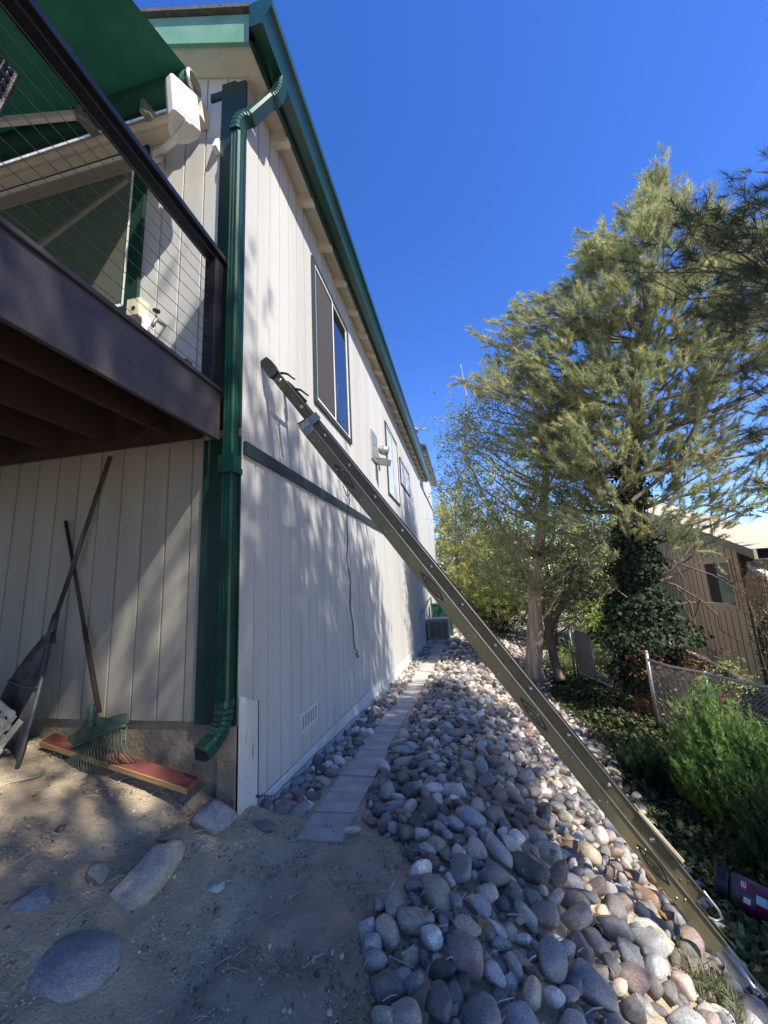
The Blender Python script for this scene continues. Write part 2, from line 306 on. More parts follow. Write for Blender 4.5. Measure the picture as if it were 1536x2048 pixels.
# rafter tails, soffit vents
rt = None
for k in range(23):
    y = 2.84+.633*k
    if y > 16.6: break
    if rt is None:
        mb = MB(); mb.add([(XW-.01,y,SOF+.02),(E0-.02,y,ZE+.02),(E0-.02,y+.075,ZE+.02),(XW-.01,y+.075,SOF+.02),(XW-.01,y,SOF-.10),(E0-.02,y,ZE-.06),(E0-.02,y+.075,ZE-.06),(XW-.01,y+.075,SOF-.10)],
            [(0,1,2,3),(7,6,5,4),(0,4,5,1),(1,5,6,2),(2,6,7,3),(3,7,4,0)])
        rt = mb.build('rafter_tail', M['cream'], house, bevel=.004); y0_ = y
    else:
        c = rt.copy(); COL.objects.link(c); c.location.y = rt.location.y+(y-y0_)
for y in (2.58, 4.3, 5.7, 7.55, 9.5, 11.4):
    MB().add([(XW+.03,y,SOF+.003),(XW+.06,y,SOF-.009),(XW+.06,y+.26,SOF-.009),(XW+.03,y+.26,SOF+.003)], [(0,1,2,3)]).build('soffit_vent', mat('vent_brown', (.07,.05,.03), None) if y < 2.6 else bpy.data.materials['vent_brown'], house)
# downspout: straight run, ribbed elbows, strap, kick-out
ds = MB()
def rectsweep(mb, pts, ups, hw, hd, sc=None):    # rectangular pipe along pts
    b = len(mb.v); n = len(pts)
    for i_, (p, (a, c)) in enumerate(zip(pts, ups)):
        q_ = sc[i_] if sc else 1; p, a, c = Vector(p), Vector(a).normalized()*q_, Vector(c).normalized()*q_
        for sa, sc_ in ((-1,-.55),(-.75,-1),(.75,-1),(1,-.55),(1,.55),(.75,1),(-.75,1),(-1,.55)): mb.v.append(tuple(p+a*sa*hw+c*sc_*hd))
    for i in range(n-1):
        for k in range(8): mb.f.append((b+i*8+k, b+i*8+(k+1) % 8, b+(i+1)*8+(k+1) % 8, b+(i+1)*8+k))
    mb.f.append(tuple(b+k for k in reversed(range(8)))); mb.f.append(tuple(b+(n-1)*8+k for k in range(8)))
DX, DY = -1.535, 2.315
rectsweep(ds, [(DX,DY,3.80),(DX,DY,-.72)], [((1,0,0),(0,1,0))]*2, .043, .038)
dso = ds.build('downspout', M['gutter'], house)
for zz in (2.6, ): pass
mb = MB()
for k in (-1, 0, 1): mb.box((DX+k*.026-.004, DY-.0435, -.7), (DX+k*.026+.004, DY-.039, 3.78))
for k in (-1, 1): mb.box((DX+.0465, DY+k*.018-.004, -.7), (DX+.0505, DY+k*.018+.004, 3.78))
mb.build('pipe_ribs', M['gutter'], dso)
MB().box((DX-.062, DY-.054, .80), (DX+.062, DY+.06, .845)).build('pipe_strap', M['gutter'], dso)
MB().box((DX-.057, DY-.048, .845), (DX+.057, DY+.045, .93)).build('pipe_joint', M['gutter'], dso)
def elbow(path, hw, hd, side):
    pts = [Vector(p) for p in path]; P = []; U = []
    n = len(pts)
    for i, p in enumerate(pts):
        t = (pts[min(i+1,n-1)]-pts[max(i-1,0)]).normalized(); a = Vector(side); c = t.cross(a).normalized(); a = c.cross(t).normalized()
        P.append(p); U.append((a, c))
    sc_ = [1.0]*n
    for i in range(1, n-1):
        bend = (pts[i+1]-pts[i]).angle(pts[i]-pts[i-1]); sc_[i] = (1.05 if i % 2 else .955) if bend > .02 else 1
    mb = MB(); rectsweep(mb, P, U, hw, hd, sc_); return mb
def arc(p0, p1, p2, n=10): return [Vector(p0)*(1-t)**2+Vector(p1)*2*t*(1-t)+Vector(p2)*t*t for t in np.linspace(0, 1, n)]
OX, OY = -1.235, 2.49
pth = arc((OX,OY,4.46), (OX,OY,4.26), (OX-.07,OY-.05,4.20), 17)+arc((DX+.08,DY+.05,3.94), (DX,DY,3.90), (DX,DY,3.74), 13)
eb = elbow(pth, .056, .046, (0,1,0)); eb.build('elbow', M['gutter'], dso, smooth=False)
mb = MB()
for p in pth[1:11:1]: pass
eb2 = elbow([(DX,DY,-.66)]+arc((DX,DY,-.70),(DX,DY,-.83),(DX-.03,DY-.09,-.885),15)+[(DX-.045,DY-.145,-.912)], .050, .043, (1,-.2,0)); eb2.build('elbow', M['gutter'], dso)
MB().obox((DX-.0465,DY-.1505,-.9155), Vector((1,-.2,0)).normalized()*.043, Vector((.05,.17,.03)).normalized()*.002, Vector((0,-.18,1)).normalized()*.035).build('pipe_mouth', M['dark'], dso)
# windows: trim boards, sash, panes
def window(yl, yr, zb, zt, name, split, screen_first=True, trim=.085, glass='glass'):
    t = trim; mb = MB()
    x0, x1 = XW+.001, XW+.03
    mb.box((x0,yl,zb),(x1,yl+t,zt)).box((x0,yr-t,zb),(x1,yr,zt)).box((x0,yl+t,zt-t),(x1-.003,yr-t,zt)).box((x0,yl+t,zb),(x1-.003,yr-t,zb+t))
    wo = mb.build(name, M['slate'], house)
    a, b, c, d = yl+t, yr-t, zb+t, zt-t; s = .028
    mb = MB(); xs0, xs1 = XW+.004, XW+.022
    mid = a+(b-a)*split
    for p, q in ((a, mid+s/2), (mid-s/2, b)):
        off = .0 if p == a else -.006
        mb.box((xs0,p,c),(xs1+off,p+s,d)).box((xs0,q-s,c),(xs1+off,q,d)).box((xs0,p+s,c),(xs1+off,q-s,c+s)).box((xs0,p+s,d-s),(xs1+off,q-s,d))
    mb.build('sash', M['white'], wo)
    for i, (p, q) in enumerate(((a+s, mid-s/2), (mid+s/2, b-s))):
        scr = screen_first and i == 0
        MB().poly((XW+.0075,p,c+s),(XW+.0075,q,c+s),(XW+.0075,q,d-s),(XW+.0075,p,d-s)).build('pane', M['screen'] if scr else M[glass], wo)
    return wo
window(3.82, 5.28, 2.06, 3.98, 'window', .5, True, .06)
window(8.15, 9.7, 1.94, 3.66, 'window', .55, False, .05, 'curtain')
window(10.1, 11.9, 2.66, 3.42, 'window', .5, False, .045, 'curtain')
window(15.9, 17.6, .3, 1.8, 'window', .5, False, .06) if False else None
# big window in the front wall
mb = MB(); a, b, c, d, t = -4.75, -2.47, 2.27, 4.13, .125
yy0, yy1 = YF-.03, YF-.001
mb.box((a,yy0,c),(a+t,yy1,d)).box((b-t,yy0,c),(b,yy1,d)).box((a+t,yy0+.003,c),(b-t,yy1,c+t)).box((a+t,yy0+.003,d-t),(b-t,yy1,d))
fwn = mb.build('window', M['green'], house)
mb = MB(); a2, b2, c2, d2, s = a+t, b-t, c+t, d-t, .03
mb.box((a2,YF-.024,c2),(a2+s,YF-.004,d2)).box((b2-s,YF-.024,c2),(b2,YF-.004,d2)).box((a2+s,YF-.024,c2),(b2-s,YF-.004,c2+s)).box((a2+s,YF-.024,d2-s),(b2-s,YF-.004,d2))
mb.build('sash', M['white'], fwn)
MB().poly((a2+s,YF-.010,c2+s),(b2-s,YF-.010,c2+s),(b2-s,YF-.010,d2-s),(a2+s,YF-.010,d2-s)).build('pane', M['glass2'], fwn)
MB().box((a-.02,YF-.05,c-.035),(b+.02,YF-.001,c-.002)).build('sill', M['smoothwhite'], fwn)
# taller rear wing
grooved((15.2, 22.0), side, M['siding'], 'rear_wing_wall', house, lambda u: 5.75, ZS)
MB().box((XW+.001,15.2,3.95),(XW+.024,21.99,4.06)).build('belt_trim', M['slate'], house)
MB().box((XW+.002,15.12,-1.8),(XW+.03,15.24,4.4)).build('corner_board', M['cream'], house)
MB().box((-7.1,17.02,4.0),(XW+.002,17.1,6.0)).build('rear_wing_front_wall', M['siding'], house)
mb = MB().add([(-7,16.75,8.2),(-1.2,16.75,6.0),(-1.2,24.0,6.0),(-7,24.0,8.2),(-7,16.75,8.3),(-1.2,16.75,6.1),(-1.2,24.0,6.1),(-7,24.0,8.3)], [(0,3,2,1),(4,5,6,7),(0,1,5,4),(1,2,6,5),(2,3,7,6)])
mb.build('rear_roof', M['shingle'], house)
MB().add([(-7,16.72,7.98),(-1.21,16.72,5.79),(-1.21,16.76,5.79),(-7,16.76,7.98),(-7,16.72,8.2),(-1.21,16.72,6.02),(-1.21,16.76,6.02),(-7,16.76,8.2)], [(0,3,2,1),(4,5,6,7),(0,1,5,4),(1,2,6,5),(3,0,4,7)]).box((-1.24,16.76,5.80),(-1.20,24.0,6.0)).build('rear_fascia', M['green'], house)
for k in range(11):
    y = 17.2+k*.62; MB().add([(-1.6,y,5.98),(-1.25,y,5.86),(-1.25,y+.09,5.86),(-1.6,y+.09,5.98),(-1.6,y,5.82),(-1.25,y,5.74),(-1.25,y+.09,5.74),(-1.6,y+.09,5.82)],[(0,1,2,3),(7,6,5,4),(0,4,5,1),(1,5,6,2),(2,6,7,3)]).build('rafter_tail', M['cream'], house)
wv = MB().poly((XW-.2,16.76,6.07),(-1.2,16.76,5.96),(-1.2,24,5.96),(XW-.2,24,6.07)).build('rear_soffit', M['cream'], house)
# back faces close the volume
MB().poly((-7.1,YF,-1.6),(-7.1,22,-1.6),(-7.1,22,5.7),(-7.1,YF,5.7)).poly((-7.1,22,-2.2),(XW,22,-2.2),(XW,22,5.75),(-7.1,22,5.75)).build('back_wall', M['siding'], house)
# vent pipe with a cap on the roof
vp = thing('roof_vent_pipe', (-1.62,15.6,4.85), 'pale metal vent pipe with wide cap rising above the gutter line', 'vent pipe')
MB().tube([(-1.62,15.6,4.6),(-1.62,15.6,6.3)], .075, 12).build('pipe', M['galv'], vp, True)
MB().tube([(-1.62,15.6,6.3),(-1.62,15.6,6.38),(-1.62,15.6,6.46),(-1.62,15.6,6.52)], [.22,.25,.2,.02], 14).tube([(-1.4,15.6,6.42),(-1.05,15.62,6.36)], .025, 6).build('cap', M['galv'], vp, True)

# ------------------------------------------------------------ deck with cable railing
DXE = -1.6; DT, DB = 1.40, 1.045; DY0, DY1 = -5.2, 2.285
deck = thing('raised_deck', (DXE, 0, DT), 'raised deck with dark composite rim board and black cable railing', 'deck')
MB().box((DXE-.03, DY0, DB), (DXE, DY1, DT)).build('rim_board', M['composite'], deck, bevel=.004)
MB().box((DXE-.12, DY0, DT+.002), (DXE+.018, DY1+.01, DT+.03)).build('edge_board', M['composite'], deck, bevel=.006)
mb = MB()
for k in range(36):
    x = DXE-.125-k*.145; mb.box((x-.14, DY0, DT+.002), (x, YF-.06, DT+.028))
mb.build('deck_boards', M['composite'], deck)
for k in range(9):
    x = DXE-.45-k*.5; MB().box((x-.045, DY0, 1.16), (x, YF-.07, DT-.002)).build('joist', M['joist'], deck)
MB().box((-7, YF-.067, 1.12), (-1.8, YF-.028, DT)).build('ledger_board', M['joist'], deck)
MB().box((-7, -.6, .92), (DXE-.4, -.48, 1.155)).build('beam', M['joist'], deck)
for x in (-2.4, -4.6, -6.6): MB().box((x-.07, -.61, -1.8), (x+.07, -.47, .92)).build('support_post', M['joist'], deck)
RT = 2.52
def railpost(y): 
    p = MB().box((DXE-.095, y-.045, DT+.03), (DXE-.005, y+.045, RT-.04)).build('railing_post', M['blackrail'], deck, bevel=.004); return p
p0 = railpost(2.235)
NC = 10
for k in range(NC): MB().box((DXE-.068, 2.188, 1.52+k*.099-.004), (DXE-.034, 2.1905, 1.52+k*.099+.004)).build('cable_fitting', M['dark'], p0)
for y in (.05, -1.5, -3.1): railpost(y)
MB().box((DXE-.115, DY0, RT-.042), (DXE+.02, 2.33, RT)).box((DXE-.085, DY0, RT-.075), (DXE-.012, 2.19, RT-.043)).build('top_rail', M['blackrail'], deck, bevel=.005)
for k in range(NC): MB().tube([(DXE-.05, y, 1.52+k*.099-.006*math.sin(math.pi*(y+5.2)/7.4)) for y in np.linspace(DY0, 2.2, 8)], .0019, 6, False).build('cable', M['steel'], deck, True)
MB().box((DXE-.035, 1.95, DT+.03), (DXE-.015, 2.0, DT+.075)).build('bracket_clip', M['blackrail'], deck)
MB().tube([(-2.25,2.25,1.12),(-2.1,2.1,1.06),(-2.0,2.12,1.13),(-1.95,2.25,1.16)], .006, 6).build('loose_wire', M['rubber'], deck, True)

# black wicker chair standing on the deck by the railing
wc = thing('wicker_chair', (-2.3, .75, DT+.028), 'black wicker chair with tall back standing on the deck by the cable railing', 'chair')
def woven(mb, o, ax, ay, nx_, ny_, t=.011):     # basket weave: over-under strands
    o, ax, ay = Vector(o), Vector(ax), Vector(ay); n = ax.cross(ay).normalized()
    for i in range(nx_+1): mb.tube([o+ax*i/nx_+ay*j/(2*ny_)+n*t*.8*(1 if (i+j//1) % 2 else -1)*(1 if j % 2 == 0 else 0) for j in range(2*ny_+1)], t, 5, False)
    for j in range(ny_+1): mb.tube([o+ay*j/ny_+ax*i/(2*nx_)+n*t*.8*(-1 if (i+j) % 2 else 1)*(1 if i % 2 == 0 else 0) for i in range(2*nx_+1)], t, 5, False)
mb = MB(); woven(mb, (-2.02,1.02,DT+.45), (-.55,0,0), (0,.12,.80), 18, 26, .013); woven(mb, (-2.02,1.02,DT+.45), (0,-.11,0), (0,.12,.80), 4, 26, .013); mb.build('backrest', M['wicker'], wc, True)
mb = MB().box((-2.58,.46,DT+.34),(-2.01,1.04,DT+.45)); mb.build('seat', M['wicker'], wc)
MB().box((-2.55,.47,DT+.452),(-2.04,1.0,DT+.55)).build('cushion', mat('navy_cushion', (.02,.025,.06), (.03,.035,.08), 20, .9), wc, bevel=.03)
for sx in (-2.01, -2.58):
    MB().box((sx-.035,.46,DT+.60),(sx+.035,1.04,DT+.65)).beam((sx,.48,DT+.40),(sx,.48,DT+.6),(.03,0,0),(0,.03,0)).build('armrest', M['wicker'], wc)
    for sy in (.49, 1.0): MB().box((sx-.025,sy-.025,DT+.028),(sx+.025,sy+.025,DT+.34)).build('leg', M['wicker'], wc)

# ------------------------------------------------------------ awning
aw = thing('retractable_awning', (-3.6, 2.25, 4.25), 'open green fabric awning on folding arms above the deck window', 'awning')
AX0, AX1 = -5.9, -1.90
f0, f1 = Vector((0, 2.17, 4.32)), Vector((0, -.75, 2.99))
mb = MB(); nu, nv = 40, 24
for j in range(nv+1):
    for i in range(nu+1):
        u_, v_ = i/nu, j/nv; x = AX1+(AX0-AX1)*u_; p = f0.lerp(f1, v_); sag = .05*math.sin(math.pi*v_)*(1+.25*math.sin(u_*21))
        mb.v.append((x, p.y, p.z-sag+.012*math.sin(u_*34+v_*3)*v_*(1-v_)*4))
for j in range(nv):
    for i in range(nu): a = j*(nu+1)+i; mb.f.append((a, a+1, a+nu+2, a+nu+1))
mb.build('canopy', M['awning'], aw, True)
mb = MB(); n = 160
for i in range(n+1):
    x = AX1+(AX0-AX1)*i/n; d = .20+.035*abs(math.sin(i/n*math.pi*13)); mb.v += [(x, -.79+.01*math.sin(i*.4), 3.03), (x, -.79+.014*math.sin(i*.5), 3.03-d)]
for i in range(n): mb.f.append((2*i, 2*i+1, 2*i+3, 2*i+2))
mb.build('valance', M['awning'], aw)
MB().box((AX0,-.82,3.0),(AX1+.03,-.74,3.08)).build('front_bar', M['white'], aw, bevel=.01)
MB().tube([(AX0,2.2,4.235),(AX1+.005,2.2,4.235)], .085, 20).build('roller', M['awning'], aw, True)
MB().tube([(AX1+.005,2.2,4.235),(AX1+.03,2.2,4.235)], .09, 20).build('end_cap', M['alu'], aw, True)
MB().tube([(AX1+.03,2.2,4.24),(AX1+.036,2.2,4.24)], .066, 16).build('cap_recess', M['dark'], aw)
MB().box((AX0,2.29,4.02),(AX1+.03,2.395,4.19)).tube([(AX0,2.27,4.055),(AX1+.02,2.27,4.055)], .035, 10).build('torsion_bar', M['cream'], aw)
for sh, el, fb in (((-2.95,2.17,4.17), (-4.75,1.75,4.05), (-4.4,-.74,2.97)), ((-5.35,2.17,4.17), (-4.95,1.1,3.75), (-5.3,-.74,2.97))):
    MB().tube([(sh[0],sh[1]-.045,sh[2]-.05),(sh[0],sh[1]-.045,sh[2]+.07)], .036, 14).obox((sh[0]+.02,sh[1]+.03,sh[2]), (.045,.0,.0), (0,.07,0), (0,0,.045)).build('shoulder_bracket', M['alu'], aw, bevel=.008)
    p = Vector((sh[0],sh[1]-.045,sh[2]))
    MB().beam(p, el, Vector((.0,0,.036)), Vector((.008,.022,0))).build('arm', M['white'], aw, bevel=.006)
    MB().beam(el, fb, Vector((0,0,.03)), Vector((.02,.012,0))).tube([(el[0],el[1],el[2]-.05),(el[0],el[1],el[2]+.05)], .035, 10).build('forearm', M['white'], aw, bevel=.006)
MB().tube([(-2.32,2.16,4.02),(-2.32,2.16,4.13)], .03, 12).box((-2.36,2.17,4.04),(-2.28,2.29,4.12)).build('shoulder_bracket', M['alu'], aw, bevel=.008)

# ------------------------------------------------------------ things on the walls
sp = thing('outdoor_speaker', (-1.88, 2.1, 3.7), 'white outdoor speaker on a short bracket beside the roller awning', 'speaker')
zx = Vector((-.10,-.03,1)).normalized(); fx = Vector((.90,-.42,-.10)); fx = (fx-zx*fx.dot(zx)).normalized(); sx_ = zx.cross(fx)
c = Vector((-1.86,2.06,3.72))
prof = []
for a in np.linspace(-1, 1, 13): prof.append((-.145*(1-abs(a)**2.4), a*.115))
prof = [(.075,-.105),(.085,-.09),(.085,.09),(.075,.105)]+[(x+.02, yv) for x, yv in reversed(prof)]
mb = MB(); P = [c+fx*x+sx_*yv-zx*.175 for x, yv in prof]; mb.prism(P, zx*.35)
spb = mb.build('body', M['white'], sp, bevel=.006)
MB().obox(c+fx*.087, sx_*.078, zx*.15, fx*.003).build('grille', mat('white_speaker_grille', (.62,.62,.62), (.74,.74,.74), 250, .6, .3, 300), sp)
MB().tube([c-zx*.176+fx*.01, c-zx*.182+fx*.01], .02, 12).build('socket', M['dark'], sp)
MB().beam(c-zx*.185-fx*.06, Vector((-2.36,2.37,3.86)), Vector((.02,.02,.02)), Vector((-.03,.03,.02))).obox((-2.37,2.385,3.87),(.05,0,0),(0,.01,0),(0,0,.07)).obox(c-zx*.192+fx*.02, fx*.07, sx_*.02, zx*.010).build('bracket', M['white'], sp, bevel=.004)
wb = thing('wall_hook', (-1.77, 2.36, 3.78), 'small white wedge hook under the awning corner beside the post', 'hook')
MB().add([(-1.79,2.395,3.70),(-1.74,2.395,3.70),(-1.74,2.395,3.86),(-1.79,2.395,3.86),(-1.785,2.33,3.72),(-1.745,2.33,3.72),(-1.745,2.37,3.85),(-1.785,2.37,3.85)], [(0,1,2,3),(4,7,6,5),(0,4,5,1),(1,5,6,2),(2,6,7,3),(3,7,4,0)]).build('wedge', M['white'], wb, bevel=.003)
eb_ = thing('junction_box', (-2.42, 2.36, 2.27), 'beige electrical junction box with conduit at the window corner', 'junction box')
MB().box((-2.485,2.30,2.20),(-2.36,2.398,2.37)).build('box', M['lattice'], eb_, bevel=.006)
MB().box((-2.478,2.292,2.21),(-2.367,2.299,2.36)).build('cover', M['lattice'], eb_, bevel=.002)
MB().tube([(-2.41,2.291,2.27),(-2.41,2.288,2.27)], .018, 10).build('knockout', M['dark'], eb_)
MB().tube([(-2.33,2.34,2.2),(-2.33,2.34,1.43)], .03, 10).build('conduit', M['white'], eb_, True)
MB().tube([(-2.45,2.34,2.2),(-2.45,2.345,1.43)], .012, 8).build('cable', M['rubber'], eb_, True)
hb = thing('hose_tap', (-2.22, 2.33, 2.1), 'small dark hose tap sticking out of the wall below the window', 'tap')
MB().tube([(-2.2,2.395,2.14),(-2.2,2.30,2.13),(-2.2,2.27,2.05)], .014, 8).tube([(-2.2,2.3,2.15),(-2.2,2.3,2.2)], .008, 6).build('spout', M['galv'], hb, True)
MB().tube([(-2.2,2.3,2.2),(-2.2,2.3,2.213)], .028, 10).build('handle', M['oldwood'], hb, True)

fl = thing('wall_floodlight', (XW, 6.95, 2.5), 'grey floodlight with square lens on a wall plate between two windows', 'floodlight')
MB().box((XW+.001,6.62,2.28),(XW+.03,7.12,2.86)).build('wall_plate', M['alu'], fl, bevel=.008)
pl = MB()
for z in (2.36, 2.61):
    pl.box((XW+.0305,6.70,z),(XW+.034,7.03,z+.19))
pl.build('plate_recess', mat('plate_grey', (.22,.23,.26), None, rough=.5), fl)
MB().tube([(XW+.03,7.2,2.62),(XW+.09,7.2,2.62),(XW+.22,7.22,2.58)], [.05,.09,.10], 14).build('lamp_head', M['galv'], fl, True)
hd = MB().obox((XW+.15,6.98,2.30), Vector((.10,-.06,-.04)), Vector((.05,.09,0)), Vector((.02,-.01,.06))).build('sensor', M['galv'], fl, bevel=.01)
MB().obox((XW+.205,6.905,2.262), Vector((.05,.09,0))*.7, Vector((.02,-.01,.06))*.75, Vector((.10,-.06,-.04)).normalized()*.012).build('lens', M['lens'], hd)
tag(MB().tube([(XW+.03,4.72,1.30),(XW+.03,4.86,1.20),(XW+.04,4.95,1.19),(XW+.05,4.98,1.26),(XW+.05,4.91,1.34),(XW+.04,4.89,1.24),(XW+.05,4.97,1.14),(XW+.03,4.93,1.02),(XW+.028,4.86,.84),(XW+.012,4.93,.6),(XW+.012,4.86,.33),(XW+.012,4.99,.05),(XW+.012,4.93,-.25),(XW+.012,5.03,-.52),(XW+.012,5.04,-.72),(XW+.014,5.10,-.84),(XW+.02,5.17,-.86),(XW+.02,5.14,-.92),(XW+.02,5.10,-.88),(XW+.02,5.18,-.95),(XW+.015,5.24,-.93)], .0065, 6).build('hanging_cord', M['rubber'], None, True),
    'thin dark cord hanging loose down the white side wall behind the ladder', 'cord')

# ------------------------------------------------------------ extension ladder
T0 = Vector((-.401, 2.65, .308)); LD = Vector((.568, 0, -.823)); LN = Vector((.823, 0, .568))
def lp(s, w_, yoff=0):
    y = 2.65+.25*(s+1.9)/4.9; p = T0+LD*s+LN*w_; k = y/2.65
    return Vector((p.x*k, y+yoff, p.z*k))
lad = thing('extension_ladder', lp(3.3, 0), 'long olive-yellow extension ladder leaning across the photo onto the white wall', 'ladder')
TW = .43
def rail(name, s0, s1, wa, wb_, yo, hw, flange, m, parent, rivet=True, inner=1):
    a, b = lp(s0, wa, yo), lp(s1, wb_, yo); d = (b-a).normalized(); n = (LN-d*LN.dot(d)).normalized(); y = d.cross(n).normalized()
    if y.y > 0: y = -y                      # towards the viewer
    mb = MB(); mb.beam(a, b, n*hw, y*.0025)
    for sg in (-1, 1): mb.beam(a+n*sg*(hw-.002)+y*(.0026-flange*.5+.002)*inner, b+n*sg*(hw-.002)+y*(.0026-flange*.5+.002)*inner, n*.0035, y*flange*.5)
    for sg in (-1, 1): mb.beam(a+n*sg*(hw-.004)+y*.006, b+n*sg*(hw-.004)+y*.006, n*.0045, y*.0033)
    o = mb.build(name, m, parent)
    if inner > 0: MB().beam(a+n*(hw-.0005)+y*.0098, b+n*(hw-.0005)+y*.0098, n*.003, y*.0006).build('edge_highlight', M['alu'], o)  # pale metal strip drawn as the light caught by the flange edge
    if rivet:
        rv = MB(); L = (b-a).length
        for k in range(int((L-.1)/.305)+1):
            q = a+d*(.07+.305*k)
            for sg in ((-.38), (.35)): rv.ball(q+n*hw*sg+d*(.03 if sg > 0 else -.0)+y*.003, .006, 8, 4)
        rv.build('rivets', M['alu'] if m is M['fibre'] else m, o, True)
    return o, a, b, d, n, y
br = rail('base_rail', -1.09, 2.72, -.062, -.021, 0, .044, .028, M['fibre'], lad)
rail('base_rail', -1.09, 3.35, -.062, -.017, TW, .044, .028, M['fibre'], lad, inner=-1)
fyr = rail('fly_rail', -1.75, 2.53, -.001, .052, .034, .040, .024, M['fibre_shaded'], lad)
rail('fly_rail', -1.75, 2.53, -.001, .052, TW-.034, .040, .024, M['fibre_shaded'], lad, inner=-1)
for k in range(14):
    s = -1.02+.305*k; MB().tube([lp(s, -.06+.0085*(s+1.9)*1.0, .003), lp(s, -.06+.0085*(s+1.9), TW-.003)], .017, 10).build('rung', M['rung'], lad, True)
for k in range(13):
    s = -1.66+.322*k
    if s < 2.5: MB().tube([lp(s, .001+.0125*(s+1.9), .025), lp(s, .001+.0125*(s+1.9), TW-.025)], .016, 10).build('rung', M['rung'], lad, True)
# bare aluminium leg below the rail
_, a, b, d, n, y = br
q = b; mb = MB(); e = b+d*.75
for sg in (-1, 1): mb.beam(b-d*.0+n*sg*.038, e+n*sg*.038, n*.006, y*.014)
mb.beam(b-d*.02-n*.012+y*(-.004), b+d*.2-n*.02+y*(-.004), n*.024, y*.002).beam(b+d*.28-y*.006, e-y*.006, n*.03, y*.002)
mb.obox(e+d*.01, n*.06, y*.05, d*.012)
mb.build('leg_extension', M['alu'], lad)
bL = lp(3.35, -.017, TW); MB().obox(bL+LD*.02, LN*.055, (0,.05,0), LD*.02).build('foot', M['rubber'], lad, bevel=.006)
# label remnant at the torn end of the coloured rail
# rubber mitts on the top ends
for yo in (.022, TW-.022):
    prof = [(-1.90,.038),(-1.905,-.04),(-1.74,-.052),(-1.71,-.042),(-1.715,.042),(-1.77,.052),(-1.84,.05)]
    mb = MB(); mb.prism([lp(s, w_, yo-.02 if yo < .1 else yo-.008) for s, w_ in prof], (0,.03,0)); mb.build('end_mitt', M['rubber'], lad, bevel=.006)
# hook strands of the rung locks
for s0, w0 in ((-1.77,.044),(-1.565,.048)):
    pts = [lp(s0+ds, w0+dw, TW*.3) for ds, dw in ((-.03,-.02),(.0,.012),(.03,.035),(.06,.043),(.10,.05),(.12,.058))]
    MB().tube(pts, [.012,.011,.010,.008,.007,.009], 8).build('hook', M['rubber'], lad, True)
MB().beam(lp(-1.65,.045,.2), lp(-1.47,.055,.2), LN*.012, (0,.02,0)).build('lock_plate', M['rubber'], lad)
# bracket where the sections overlap
mb = MB(); a, b = lp(-1.205,-.06,-.006), lp(-1.09,-.062,-.006); dd = (b-a).normalized()
mb.beam(a, b, LN*.046, (0,.004,0)); bro = mb.build('guide_plate', mat('pale_metal_plate', (.5,.47,.36), (.58,.55,.44), 12, .4, metal=.5), lad)
mb = MB().beam(lp(-1.15,-.06,-.011), lp(-1.095,-.06,-.011), LN*.047, (0,.003,0)).beam(lp(-1.20,.02,-.004)+Vector((0,0,0)), lp(-1.13,.02,-.004), LN*.055, (0,.003,0)).obox(lp(-1.15,-.014,-.008), LN*.004, (0,.012,0), LD*.035).build('strap', M['galv'], lad)
mb = MB()
for s, w_ in ((-1.185,-.085),(-1.18,-.04),(-1.13,-.085),(-1.13,-.04),(-1.105,-.09),(-1.105,-.06)): mb.tube([lp(s,w_,-.013), lp(s,w_,-.016)], .005, 8)
mb.build('bracket_bolts', M['dark'], bro)
MB().beam(lp(-1.215,-.098,.0), lp(-1.205,-.03,.0), LD*.006, (0,.012,0)).build('edge_guard', M['rubber'], bro)
# plastic foot guide and loop at the lower fly end
yy = -.006+.022
mb = MB().beam(lp(2.06,.092,yy), lp(2.35,.108,yy), LN*.010, (0,.012,0)).build('rung_guard', mat('pale_yellow_plastic', (.6,.52,.3), (.66,.58,.36), 9, .4), lad, bevel=.004)
MB().tube([lp(2.50,.095,yy), lp(2.60,.094,yy), lp(2.635,.082,yy), lp(2.63,.05,yy), lp(2.60,.03,yy)], .006, 8).build('guide_loop', M['alu'], lad, True)
